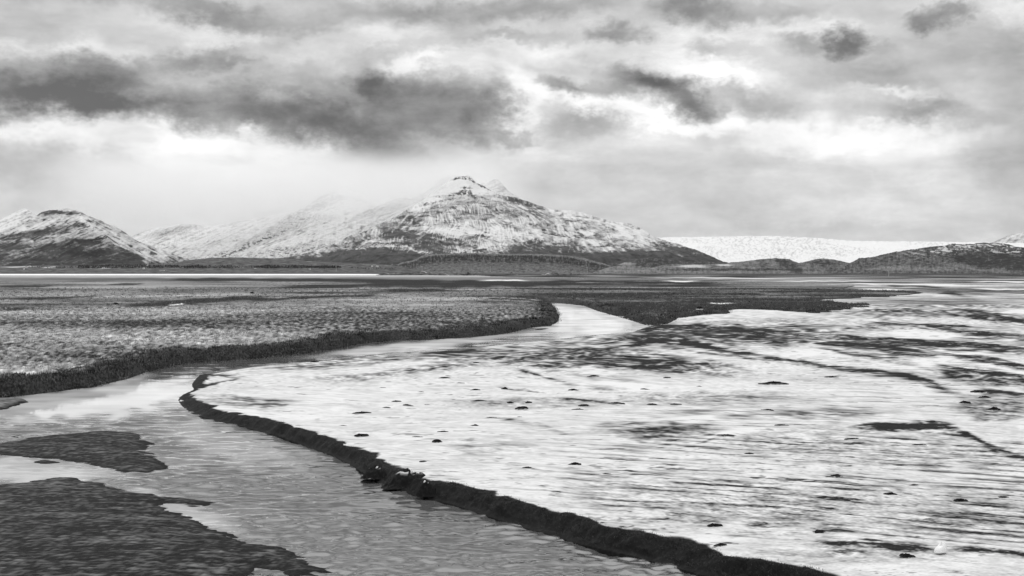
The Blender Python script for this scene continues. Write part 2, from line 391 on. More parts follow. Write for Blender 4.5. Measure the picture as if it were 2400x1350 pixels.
# ---- snowy flat --------------------------------------------------
def build_flat():
    X, Y = XX, YY
    ins = inside(X, Y, FLAT)
    near = Y < 160
    dS = np.full(X.shape, 50.0); dN = np.full(X.shape, 60.0)
    dS[near] = seg_dist(X[near], Y[near], ground_line(SOUTH))
    dN[near] = seg_dist(X[near], Y[near], ground_line(NORTH))
    dS = np.where(ins, dS, -dS); dN = np.where(ins, dN, -dN)
    px0 = CX + F * X / Y
    top = np.interp(px0, [420, 470, 600, 1000, 1300, 2400], [.12, .26, .36, .50, .45, .42])
    wob = bandnoise(X, Y, 1.6, 3, 1.0, .6, 3) * .10 + bandnoise(X, Y, .5, 2, 1, .6, 9) * .04
    dSw = dS + np.where(dS > .12, wob, 0)
    bw = .50 + .26 * fbm(X / 2.6, Y / 2.6, 4, .6, seed=37) + .05 * bandnoise(X, Y, .5, 2, 1, .7, 39)
    zs = top * (sstep(-.05, bw, dSw) * .88 + .12 * sstep(0, 5, dSw))
    zn = .015 + .34 * (1 - np.exp(-np.maximum(dN, 0) / 14))
    z = np.where(ins, np.minimum(zs, zn), -.25)
    und = bandnoise(X, Y, 14, 3, 1.4, .6, 21)
    rip = bandnoise(X, Y, 2.2, 6, 1.5, .75, 31, 1.6, shear=.3)
    lump = bandnoise(X, Y, .8, 4, 1.3, .8, 35, 1.5)
    z = z + np.where(ins, sstep(.0, .2, dSw) * sstep(.75, .4, dSw) * sstep(2, 4, dN) * (lump * .034 + .05 * bandnoise(X, Y, 1.8, 2, 1, .7, 36)), 0)
    gate = sstep(.2, 2.0, np.minimum(dS, dN))
    z = z + gate * (und * .05 + rip * np.clip(.012 + Y * .0002, 0, .05))
    # slump hollow in the near bank
    face = (dSw < bw * 1.05) & ins
    PX, PY = pix(X, Y, np.maximum(z, 0))
    dark = strokes(PX, PY, [
        ([(1570, 800), (1625, 805), (1662, 815), (1712, 824), (1800, 836), (1887, 850), (1975, 862), (2100, 876), (2162, 887), (2200, 901), (2224, 914)], 4, -1.1, 7),
        ([(1590, 803), (1640, 808), (1690, 820)], 5, -.8), ([(1537, 811), (1600, 817), (1637, 826), (1725, 835), (1800, 846)], 2.5, -.7),
        ([(1470, 812), (1500, 806), (1530, 801), (1575, 800)], 5, -.8), ([(1400, 822), (1450, 812), (1500, 807)], 3, -.5),
        ([(2010, 755), (2110, 758), (2200, 761), (2282, 763)], 2.2, -.9, 4), ([(2150, 763), (2212, 767), (2250, 776), (2325, 780), (2400, 787), (2500, 800)], 2.5, -.8, 10),
        ([(1950, 785), (2075, 792), (2225, 800), (2300, 805), (2400, 816), (2550, 835)], 1.8, -.9, 14),
        ([(1912, 805), (1975, 802), (2075, 812), (2175, 824), (2250, 832), (2337, 840), (2400, 857), (2500, 880)], 2.5, -.8, 9),
        ([(1917, 815), (2000, 830), (2112, 840), (2140, 848)], 4, -.8), ([(2170, 848), (2250, 863), (2337, 874), (2420, 880)], 2.5, -.7, 5),
        ([(2240, 838), (2330, 850), (2420, 868)], 6, -.6, 10),
        ([(1200, 860), (1262, 880), (1325, 896), (1360, 903)], 3, -.6, 5), ([(1270, 930), (1350, 936), (1412, 942), (1475, 956)], 2.2, -.7), ([(1160, 908), (1230, 915), (1300, 925)], 2, -.5),
        ([(1983, 1000), (2060, 996), (2130, 998), (2183, 992), (2240, 1004), (2317, 1042), (2400, 1075), (2500, 1100)], 5, -1.0, 9),
        ([(2020, 1002), (2100, 1000), (2230, 1000)], 7, -.8), ([(2150, 1014), (2200, 1016), (2260, 1020)], 4, -.6), ([(2135, 989), (2200, 988), (2240, 996)], 4, -.7),
        ([(1900, 1273), (2004, 1271), (2087, 1276), (2160, 1290)], 4, -.9, 10), ([(2100, 1272), (2150, 1282), (2190, 1290)], 8, -.7), ([(2225, 1284), (2330, 1290), (2420, 1300), (2600, 1320)], 4, -1, 7),
        ([(1930, 1297), (2010, 1292), (2060, 1296)], 5, -.5),
        ([(2200, 731), (2260, 735), (2330, 752), (2345, 765)], 2, -.7, 5), ([(2195, 730), (2240, 728), (2300, 727)], 2, -.5), ([(2330, 738), (2370, 746), (2420, 750)], 3, -.7, 8), ([(2030, 726), (2120, 728), (2200, 731)], 2, -.5),
        ([(1840, 762), (1920, 764), (2000, 762)], 3, -.5), ([(1560, 764), (1620, 762), (1680, 760)], 1.6, -.7), ([(1500, 777), (1540, 767), (1575, 761), (1600, 760)], 5, -1.0),
        ([(700, 888), (800, 884), (880, 878), (960, 868), (1040, 858), (1120, 850)], 4, -.28, 6), ([(600, 955), (640, 952), (680, 948)], 1.8, -.8), ([(600, 948), (660, 940), (720, 935)], 6, -.25),
        ([(480, 905), (520, 895), (560, 888)], 2, -.9), ([(455, 912), (480, 902), (510, 896)], 2.5, -1.), ([(470, 884), (510, 880), (560, 884)], 3, -.6), ([(500, 925), (560, 935), (620, 940), (700, 945)], 8, -.35),
        ([(1150, 975), (1200, 984), (1260, 992), (1310, 1010), (1350, 1022)], 3, -.35, 6), ([(1430, 1000), (1480, 992), (1560, 988), (1640, 984)], 3, -.5, 5),
        ([(1632, 1040), (1680, 1026), (1720, 1016)], 3, -.6), ([(1470, 1032), (1560, 1042), (1640, 1048), (1710, 1058)], 2, -.5), ([(2290, 915), (2350, 918), (2420, 926)], 4, -.8, 8),
        ([(1460, 790), (1540, 786), (1620, 788)], 3, -.5),
        # bright wind-blown strips
        ([(1925, 823), (2000, 838), (2080, 852), (2160, 866), (2230, 880)], 5, .55), ([(1830, 832), (1880, 828), (1930, 824)], 6, .5), ([(2200, 830), (2260, 826), (2330, 830)], 5, .3), ([(2070, 772), (2120, 780), (2200, 786), (2280, 782)], 7, .6),
        ([(2250, 845), (2330, 858), (2400, 874), (2480, 885)], 4, .6), ([(2330, 735), (2380, 731), (2450, 730)], 5, .7), ([(2210, 728), (2250, 734), (2275, 735)], 4, .7), ([(2140, 845), (2180, 850), (2230, 838)], 5, .6),
        ([(1240, 868), (1360, 866), (1420, 872), (1470, 882)], 6, .4), ([(1350, 868), (1390, 868), (1430, 874)], 9, .6), ([(1390, 890), (1440, 900), (1520, 912)], 10, .4), ([(1420, 1010), (1500, 998), (1640, 978), (1750, 965)], 7, .35),
        ([(1640, 1035), (1700, 1018), (1800, 1004)], 7, .5), ([(1560, 1300), (1700, 1250), (1800, 1200)], 20, .15), ([(1000, 820), (1080, 812), (1200, 801)], 5, .3),
    ])
    zones = patches(PX, PY, [
        (1280, 835, 360, 30, -.48, 3), (980, 866, 170, 12, -.25, -8), (1520, 850, 230, 24, -.36, 6), (1680, 790, 230, 28, -.46), (1860, 788, 160, 18, -.36), (2200, 812, 230, 10, -.42, 4), (2060, 818, 130, 12, -.48, 7),
        (2320, 886, 150, 20, -.62, 6), (2080, 850, 150, 8, -.36, 9), (2120, 735, 230, 10, -.30), (2350, 745, 110, 14, -.36, 6), (2330, 795, 120, 16, -.3, 4), (1660, 935, 220, 16, -.32), (1800, 968, 280, 14, -.36),
        (1250, 945, 190, 14, -.24), (1530, 1008, 130, 22, -.40), (1150, 1050, 110, 18, -.14), (2050, 1050, 420, 40, -.20, 4), (2330, 955, 90, 28, -.46), (1620, 1180, 300, 60, -.20, 8), (2100, 1200, 420, 70, -.17, 4), (2000, 1300, 300, 25, -.12),
        (900, 842, 260, 10, -.32, -5), (700, 860, 140, 8, -.16), (560, 945, 110, 12, -.35, 8), (2180, 900, 80, 10, -.5, 20), (1440, 912, 70, 8, -.25, 6), (2080, 768, 100, 8, -.3), (1780, 750, 300, 8, -.1), (2330, 700, 260, 18, -.14),
        (2250, 722, 260, 26, -.30), (2100, 705, 200, 12, -.25), (2320, 770, 160, 10, -.25), (1600, 775, 200, 12, -.3), (1470, 800, 200, 14, -.4), (1350, 870, 150, 12, -.3, 10), (1800, 770, 250, 18, -.2)])
    dark = dark * (.62 + .55 * sstep(-.5, .5, bandnoise(X, Y, 1.4, 5, 1.8, .9, 53, 1.3)))
    far = sstep(715, 680, PY) * sstep(0, 1, PX / 400)
    base = .95 + zones + dark
    base = base * (1 - far) + far * (np.interp(PY, [640, 648, 655, 665, 680, 700], [.12, .20, .46, .50, .52, .62]) + strokes(PX, PY, [
        ([(1165, 657), (1200, 657.2), (1250, 657)], 1.2, .9), ([(1480, 651), (1600, 651), (1750, 651.5)], 1.5, .5), ([(1550, 667), (1620, 667), (1690, 667)], 1.2, .7), ([(1750, 668), (1860, 667.5), (1965, 668)], 1.4, .9),
        ([(2005, 678), (2060, 679), (2110, 680)], 2.6, .8), ([(1990, 665), (2100, 667), (2250, 667.5)], 1.2, .7), ([(2270, 660), (2340, 660.5), (2420, 661)], 1.6, .8), ([(2270, 677), (2340, 678), (2450, 679)], 1.6, .9),
        ([(2070, 671), (2140, 671), (2225, 672)], 1.5, -1.), ([(2200, 687), (2240, 690), (2260, 692)], 2.5, -.9), ([(1800, 659), (1950, 658.5), (2060, 658)], 1.2, .6), ([(2100, 650), (2200, 650), (2400, 651)], 1.4, -.4),
        ([(1300, 662), (1400, 662), (1520, 663)], 1.2, .4), ([(2050, 686), (2150, 690), (2250, 695)], 3, .4)]))
    nearw = sstep(62, 30, Y)
    X_, Y_ = X, Y
    X, Y = X + 2.2 * perlin(X_ / 11., Y_ / 9., 152) * sstep(0, 60, Y_), Y + np.clip(Y_ / 40., .6, 3) * (1.0 * perlin(X_ / 9., Y_ / 11., 153) + .4 * perlin(X_ / 3., Y_ / 4., 154))
    Y = np.maximum(Y, 12.)
    n = .45 * bandnoise(X, Y, 6, 4, 1.15, .9, 51, 1.5, shear=.25) + .95 * (nearw * bandnoise(X, Y, 1.0, 6, 1.15, 1.05, 64, 1.15, shear=.3) + (1 - nearw) * bandnoise(X, Y, 1.6, 7, .62, 1.05, 56, 1.2, shear=.1))
    n2 = nearw * bandnoise(X, Y, .8, 6, 1.7, 1.05, 61, 1.15, shear=.4) + (1 - nearw) * bandnoise(X, Y, .9, 6, .9, 1.0, 62, 1.3, shear=.2)
    dens = fbm(X / 11, Y / 7, 3, seed=67)
    X, Y = X_, Y_
    farn = bandnoise(X, Y, 120, 8, .55, .95, 71, 1.05)
    mix = np.clip((1 - base) * 2.2, 0, 1)
    v = base + n * (.08 + .48 * mix) + n2 * (.07 + .14 * mix) - .08 + far * .46 * farn
    al, ac = .91 * X - .41 * Y, .41 * X + .91 * Y
    al, ac = al + .5 * perlin(X / 3., Y / 3., 58), ac + .35 * perlin(X / 4., Y / 3., 59)
    wind = perlin(al / 3.2, ac / .34, 57) + .7 * perlin(al / 2.0, ac / .17, 60) * sstep(42, 30, Y)
    wind = wind + .35 * n2 * nearw
    wz = patches(PX, PY, [(2000, 1105, 620, 130, 1.0, 5), (1560, 1170, 330, 90, .7, 6), (1750, 1060, 260, 40, .6, 4), (2200, 1240, 350, 60, .7, 5), (2100, 920, 300, 40, .5, 3)])
    v = v - (.16 + .62 * np.clip(wz, 0, 1)) * np.clip(wind - .02, 0, 1)
    fleck = sstep(.62, 1.15, n2 + .45 * n + .35 * dens)
    s = np.clip(v + .06, 0, 1.0) ** 1.35 - fleck * .55 * (1 - far)
    s = np.clip(s, 0, 1) * (1 - .10 * sstep(-.3, .8, n2 + .7 * dens)) 
    s = np.where(dSw < bw * 1.02, .0 + .26 * sstep(.1, 1.3, bandnoise(X, Y, .5, 4, 2.5, .9, 38, 1.3)), s)
    rim = sstep(bw * 1.0, bw * 1.22, dSw + .05 * lump)
    s = s * rim
    s = np.where((dN < .5) & near, np.minimum(s, .15), s)
    s = s * .93 + .0
    keep = z > -.05
    o = grid_mesh('sandflat', X, Y, z, M['flat'], {'snow': np.clip(s, 0, 1)}, keep)
    return tag(o, 'broad sandflat under thin wind-streaked snow with a dark cut bank', 'sandflat', kind='structure'), dict(z=z, face=face)

# ---- meadow ------------------------------------------------------
def build_meadow():
    X, Y = XX, YY
    line = MEADOW
    m = (Y > 30)
    d = np.full(X.shape, -50.0)
    d[m] = sdist(X[m], Y[m], line)
    w = bandnoise(X, Y, 5, 3, 1, .7, 13)
    w2 = bandnoise(X, Y, 1.5, 3, 1.2, .7, 15, 1.4)
    dw = d + np.where(d > .1, w * .6 + w2 * .16, 0) * sstep(300, 150, Y)
    px0 = CX + F * X / Y
    top = np.interp(px0, [0, 600, 900, 1300, 1600, 2100], [.80, .82, .76, .80, .72, .55])
    z = np.where(d > 0, top * (.72 * sstep(-.15, .75, dw) + .28 * sstep(.3, 7, dw)), -.3)
    top = top * np.interp(Y, [300, 1200], [1, .22]); z = np.where(d > 0, z * np.interp(Y, [300, 1200], [1, .22]), z)
    tus = ridged(X / 1.5, Y / 2.0, 3, 81) - .45
    z = z + sstep(.3, 2.5, d) * (tus * .20 + w2 * .06 + fbm(X / 30, Y / 30, 3, seed=85) * .10) + sstep(.0, .6, d) * sstep(5, 1, d) * (w * .20 + np.abs(w2) * .10)
    PX, PY = pix(X, Y, np.maximum(z, 0))
    right = sstep(1180, 1420, PX + (PY - 700) * .6)
    base = .315 - .155 * right * sstep(665, 690, PY) - .06 * sstep(1000, 1300, PX)
    base = base + patches(PX, PY, [
        (450, 706, 140, 6, -.22, -4), (500, 655, 500, 5, -.12), (1000, 668, 260, 7, -.30), (750, 672, 90, 4, -.25), (950, 680, 130, 4, -.22), (1150, 664, 220, 6, -.25), (900, 658, 300, 3, -.2), (200, 647, 400, 3, .12),
        (100, 838, 170, 14, -.14), (330, 765, 260, 16, -.08), (1050, 760, 220, 14, -.10), (800, 728, 300, 12, -.06), (1180, 762, 120, 12, -.16), (300, 690, 260, 8, .05), (960, 700, 250, 9, .09), (150, 730, 300, 10, .06), (700, 790, 200, 12, .03),
        (1600, 715, 260, 12, -.12), (1900, 720, 160, 10, -.14), (1700, 690, 350, 8, .10), (1750, 675, 350, 7, .02), (1480, 668, 200, 5, -.12), (1350, 692, 160, 5, -.15), (1520, 742, 60, 6, .15), (1270, 704, 80, 3, .2)])
    base = base + strokes(PX, PY, [
        ([(290, 717), (370, 713), (420, 711), (470, 706), (550, 700), (640, 697)], 3.5, -.5), ([(0, 702), (150, 698), (260, 692)], 2, -.35), ([(0, 672), (60, 671), (120, 670.5)], 1.6, -.8), ([(255, 667), (290, 666), (335, 664.5)], 1.5, -.7),
        ([(580, 703), (700, 699), (800, 694), (900, 692)], 2.5, -.45), ([(725, 672), (760, 671), (800, 672)], 2, -.6), ([(0, 727), (60, 724)], 3, -.4), ([(1130, 700), (1180, 700), (1240, 704), (1290, 708)], 1.6, -.9),
        ([(395, 714), (412, 713.3), (430, 713)], 1.2, 1.4), ([(900, 680), (1000, 680), (1060, 681)], 1.5, -.5), ([(400, 655), (800, 656), (1000, 660)], 2, -.3), ([(0, 648), (400, 649), (800, 649)], 2, .25), ([(1330, 690), (1380, 690), (1500, 687), (1800, 689)], 1.5, -.5),
        ([(1280, 658), (1400, 660), (1700, 664)], 2, -.4), ([(1550, 658.5), (1600, 659), (1640, 659)], 1.1, .7), ([(1120, 657), (1170, 657), (1240, 657)], 1, .9), ([(1660, 710), (1690, 710.5), (1720, 711)], 1.1, .9)])
    n = .22 * bandnoise(X, Y, 2.4, 5, 1.0, .9, 91, 1.25) + 1.1 * bandnoise(X, Y, 1.0, 6, .36, 1.05, 93, 1.1)
    nf = bandnoise(X, Y, 30, 4, 1.4, .8, 97, 1.8)
    v = base + .23 * n + .17 * nf + .15 * (tus * sstep(500, 150, Y)) * (1 - .3 * right)
    s = np.clip((v - .10) * .95, 0, 1)
    s = s + .35 * sstep(.62, .9, v)
    edge = sstep(2.6, .5, dw + w2 * .5)
    edge = np.maximum(edge, sstep(1.3, .8, d) * sstep(260, 160, Y))
    flecks = sstep(.30, .62, perlin(X / .45, Y / .5 + z / .10, 133) + .25 * w2) * sstep(.3, .62, z)
    s = s * (1 - edge) + edge * (.015 + .03 * sstep(-.3, 1.0, w + .4 * w2))
    s = np.where(PY < 650, np.interp(PY, [643, 646, 650], [.55, .42, .34]) * np.where(PX < 1200, 1, .5) + .06 * nf, s)
    o = grid_mesh('meadow', X, Y, z, M['meadow'], {'snow': np.clip(s, 0, 1)}, z > -.05)
    return tag(o, 'tussocky frosted grassland on the far side of the river', 'meadow', kind='structure'), d, z

# ---- gravel bars -------------------------------------------------
def build_bar(outline, label, hmax=.10, step=(.06, .06), snow=.10, seed=0, slope=.6):
    poly = [gp(a, b) for a, b in smooth_line(list(outline) + [outline[0]], 3)[:-1]]
    P = np.array(poly)
    x0, y0 = P.min(0) - .4; x1, y1 = P.max(0) + .4
    nx = int(min(700, max(30, (x1 - x0) / step[0]))); ny = int(min(420, max(24, (y1 - y0) / step[1])))
    X, Y = np.meshgrid(np.linspace(x0, x1, nx), np.linspace(y0, y1, ny))
    d = sdist(X, Y, poly)
    d = d + (.22 * fbm(X / 1.6, Y / .6, 5, .65, seed=seed + 3) + .10 * fbm(X / .5, Y / .12, 3, .7, seed=seed + 5)) * sstep(3, .1, np.abs(d)) * min(1.0, hmax / .09)
    z = hmax * (1 - np.exp(-np.maximum(d, 0) / slope)) + np.minimum(d, 0) * .2
    n = fbm(X / .45, Y / .35, 5, .65, seed=seed)
    n2 = .7 * fbm(X / .50, Y / .09, 4, .75, seed=seed + 20) + .5 * fbm(X / .14, Y / .10, 3, .8, seed=seed + 22)
    z = z + sstep(0, .5, d) * (n * .022 + n2 * .012)
    s = np.clip(snow - .09 + .42 * n2 + .12 * n + .14 * fbm(X / 3, Y / .7, 4, seed=seed + 31), .0, 1)
    s = s * sstep(-.02, .35, d)
    o = grid_mesh('gravel_bar', X, Y, z, M['bar'], {'snow': s}, z > -.04)
    return tag(o, label, 'gravel bar', kind='structure')

flat, finfo = build_flat()
meadow, dM, zM = build_meadow()
build_bar([(-420, 1068), (-150, 1052), (0, 1040), (60, 1027), (150, 1019), (250, 1010), (310, 1014), (338, 1024), (352, 1046), (366, 1070), (388, 1094), (372, 1102), (320, 1108), (262, 1101), (200, 1086), (120, 1074), (0, 1069), (-200, 1070), (-420, 1085)],
          'dark gravel bar in mid river, pointed towards the right', .10, seed=201)
build_bar([(-420, 1140), (-100, 1140), (0, 1137), (60, 1131), (140, 1119), (200, 1125), (262, 1141), (300, 1152), (380, 1163), (440, 1171), (505, 1179), (440, 1184), (388, 1180), (405, 1196), (450, 1216), (500, 1240), (560, 1262), (640, 1284), (700, 1304), (738, 1326), (752, 1340),
           (700, 1347), (620, 1334), (560, 1352), (480, 1372), (300, 1400), (-420, 1440)], 'large dark gravel bank filling the near left corner', .16, seed=231, slope=1.0)
build_bar([(78, 1082), (95, 1079), (115, 1079), (140, 1084), (112, 1087), (90, 1086)], 'tiny flat mud islet in the pale shallows', .03, (.03, .03), .06, seed=251, slope=.15)
build_bar([(-320, 985), (-60, 968), (0, 962), (35, 951), (62, 942), (50, 938), (0, 938), (-200, 955), (-330, 972)], 'low grey mud ledge under the grassy bank', .14, (.08, .08), .34, seed=261, slope=.2)
build_bar([(1252, 772), (1268, 769.4), (1286, 770), (1268, 773)], 'thin mud bank awash beside the river bend', .05, (.15, .15), .05, seed=271)

# ---- water -------------------------------------------------------
def water_material():
    m = bpy.data.materials.new('river_water'); nt, N, L, b = nodes_of(m)
    b.inputs['Base Color'].default_value = gray(.06)
    b.inputs['Roughness'].default_value = .03
    b.inputs['IOR'].default_value = 2.15
    b.inputs['Specular IOR Level'].default_value = .5
    at = N.new('ShaderNodeAttribute'); at.attribute_name = 'ripple'
    tc = N.new('ShaderNodeTexCoord')
    def nz(sx, sy, sc, det, r=.55, dist=0):
        mp = N.new('ShaderNodeMapping'); mp.inputs['Scale'].default_value = (sx, sy, 1)
        mp.inputs['Rotation'].default_value = (0, 0, r)
        L.new(tc.outputs['Object'], mp.inputs[0])
        n = N.new('ShaderNodeTexNoise'); n.inputs['Scale'].default_value = sc; n.inputs['Detail'].default_value = det; n.inputs['Distortion'].default_value = dist
        L.new(mp.outputs[0], n.inputs['Vector']); return n.outputs['Fac']
    a = nz(.75, 1.8, 2.0, 1, .10, .6); c = nz(.6, 1.4, .7, 1, -.12, .8)
    mx = N.new('ShaderNodeMath'); mx.operation = 'MULTIPLY_ADD'; L.new(c, mx.inputs[0]); mx.inputs[1].default_value = 1.6; L.new(a, mx.inputs[2])
    ml = N.new('ShaderNodeMath'); ml.operation = 'MULTIPLY'; L.new(mx.outputs[0], ml.inputs[0]); L.new(at.outputs['Fac'], ml.inputs[1])
    bp = N.new('ShaderNodeBump'); bp.inputs['Strength'].default_value = 1; bp.inputs['Distance'].default_value = .014
    L.new(ml.outputs[0], bp.inputs['Height']); L.new(bp.outputs['Normal'], b.inputs['Normal'])
    ia = N.new('ShaderNodeAttribute'); ia.attribute_name = 'painted_sheen'
    df = N.new('ShaderNodeBsdfDiffuse'); df.inputs['Color'].default_value = gray(.78)  # white diffuse blended in, paints the bright sky reflection into the water colour
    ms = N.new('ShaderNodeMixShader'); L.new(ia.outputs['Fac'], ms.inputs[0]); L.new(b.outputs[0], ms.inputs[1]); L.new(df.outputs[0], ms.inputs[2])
    L.new(ms.outputs[0], N['Material Output'].inputs['Surface'])
    return m

def build_water():
    py = np.concatenate([np.arange(1460, 850, -1.3), np.arange(850, 690, -1.3)])
    Yr = F * H / (py - HY)
    Y, U = np.meshgrid(Yr, np.linspace(-.5, .5, 1000), indexing='ij')
    X = U * Y
    PX, PY = pix(X, Y, 0)
    calm = patches(PX, PY, [(230, 935, 330, 55, 1, -6), (1405, 745, 190, 48, 1.), (1150, 795, 200, 12, .5), (40, 1100, 230, 32, .9, 3), (430, 1195, 130, 20, .6, 20), (560, 1040, 170, 40, .45, 15), (100, 960, 160, 15, .4), (1000, 808, 200, 8, .5), (650, 1345, 120, 14, .7), (1250, 1310, 260, 34, .55, 14), (900, 1190, 200, 30, .4, 22)])
    rip = np.clip(1 - calm, .03, 1) * np.interp(PY, [690, 800, 900, 1000, 1350], [.8, .7, .6, .9, 2.0])
    gust = fbm(X / 5, Y / 3.2, 3, seed=151)
    rip = rip * np.clip(.85 + .9 * gust, .15, 1.8)
    wv = bandnoise(X, Y, .42, 4, 2.1, .85, 161, 2.2, shear=.25) + .9 * bandnoise(X, Y, 1.3, 2, 1.6, .7, 167, 2.2, shear=-.2)
    Z = .019 * rip * wv * np.clip(Y / 24, .8, 2.2)
    painted_sheen = patches(PX, PY, [(1405, 745, 190, 48, .55), (230, 938, 300, 44, .42, -6), (40, 1100, 240, 34, .35, 3), (430, 1195, 140, 24, .3, 20), (560, 1045, 190, 45, .16, 15), (1000, 808, 260, 12, .4, -6)])  # pools and far reach where the reflected brightness is painted on
    painted_sheen = np.clip(painted_sheen * (1 + .5 * gust) + .02, 0, .7)
    o = grid_mesh('river', X, Y, Z, water_material(), {'ripple': rip, 'painted_sheen': painted_sheen})
    return tag(o, 'shallow winding river with calm bright pools and rippled water', 'river', kind='structure')
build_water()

# ---- base ground sheet and the white lake strip ---------------------
def build_base():
    xs = np.concatenate([-np.geomspace(40000, 60, 60), np.linspace(-50, 50, 11), np.geomspace(60, 40000, 60)])
    ys = np.concatenate([[-20000, -5000, -1000, -200, -50], np.linspace(-20, 1500, 30), np.geomspace(1600, 45000, 90)])
    X, Y = np.meshgrid(xs, ys)
    Z = np.full_like(X, -.9)
    n = fbm(X / 900, Y / 300, 4, seed=301)
    s = np.clip(.08 + .10 * n, 0, 1)
    o = grid_mesh('ground', X, Y, Z, M['plain'], {'snow': s})
    return tag(o, 'dark coastal plain reaching to the feet of the hills', 'ground', kind='structure')
mp_ = cover_material('plain_ground', .045, .8, .9, (.02, .30), (.05, .3, 1), .05)
nt, N, L, b = nodes_of(mp_)
M['plain'] = mp_
build_base()

def build_lake():
    U, Yv = np.meshgrid(np.linspace(-.55, -.045, 240), np.linspace(1560, 2750, 14))
    u = U
    taper = sstep(-.045, -.13, u)
    Yc, half = 2050 , 600
    Y = 1560 + (Yv - 1560) * (.25 + .75 * taper)
    X = U * Y
    o = grid_mesh('lake', X, Y, np.full_like(X, -.45), M['snow'], {})  # lake surface as one even white sheet
    return tag(o, 'long white strip of lake in front of the hills', 'lake', kind='structure')
build_lake()

# ================================================================== mountains
def mountain(name, label, cat, layers, x0, x1, mat, cover, rel=(14, 600, 5), ncol=700, rows=260, seed=400, back=2500, strat=0, kind='structure', tail=.0):
    """height field: layers = [(distance, [(px, py)...]), ...] front to back"""
    px = np.linspace(x0, x1, ncol)
    D = np.array([l[0] for l in layers], float)
    P = np.stack([np.interp(px, [q[0] for q in l[1]], [q[1] for q in l[1]]) for l in layers])       # layer x col
    k = 5
    ker = np.ones(k) / k
    P = np.stack([np.convolve(np.pad(p, k // 2, mode='edge'), ker, 'valid') for p in P])
    Zl = H + (HY - P) * D[:, None] / F
    # close the sides and the back
    D2 = np.append(D, [D[-1] + back * .35, D[-1] + back]); Zl = np.vstack([Zl, Zl[-1:] * .72, np.full((1, ncol), -4.0)])
    t = np.linspace(0, len(D) - 1, rows)
    t = np.concatenate([t, np.linspace(len(D) - 1, len(D) + 1, 26)[1:]])
    # smooth (monotone-ish) interpolation between layers
    out = np.empty((len(t), ncol)); Yd = np.empty(len(t))
    sl = np.gradient(Zl, axis=0)
    for i, tt in enumerate(t):
        j = min(int(tt), len(D2) - 2); f = tt - j
        Yd[i] = D2[j] + (D2[j + 1] - D2[j]) * f
        a, b_ = Zl[j], Zl[j + 1]
        m0 = np.clip(sl[j], -np.abs(b_ - a) * 1.5, np.abs(b_ - a) * 1.5); m1 = np.clip(sl[j + 1], -np.abs(b_ - a) * 1.5, np.abs(b_ - a) * 1.5)
        h00 = 2 * f ** 3 - 3 * f ** 2 + 1; h10 = f ** 3 - 2 * f ** 2 + f; h01 = -2 * f ** 3 + 3 * f ** 2; h11 = f ** 3 - f ** 2
        out[i] = h00 * a + h10 * m0 * .6 + h01 * b_ + h11 * m1 * .6
    Y = np.repeat(Yd[:, None], ncol, 1)
    X = (px[None] - CX) / F * Y
    Z = out
    PX0, PY0 = np.repeat(px[None], len(t), 0), HY + F * (H - Z) / Y
    amp, lam, gul = rel
    rise = sstep(0, lam * .12, Z)
    big = ridged(X / lam, Y / lam, 5, seed) - .5
    small = fbm(X / (lam * .16), Y / (lam * .2), 4, .6, seed=seed + 11)
    top_fade = np.ones_like(Z)
    Zn = Z + rise * (amp * big + gul * small)
    PX, PY = pix(X, Y, Zn)
    s = cover(X, Y, Zn, PX0, PY0, big, small)
    o = grid_mesh(name, X, Y, Zn, mat, {'snow': np.clip(s, 0, 1)})
    return tag(o, label, cat, kind=kind)

def streak(PX, PY, cx, cy, k=46, seed=500, octs=4):
    """lines running down the slope away from a summit"""
    ang = np.arctan2(PX - cx, np.maximum(PY - cy, 8))
    r = np.hypot(PX - cx, PY - cy)
    return fbm(ang * k, r / 55., octs, .65, seed=seed)

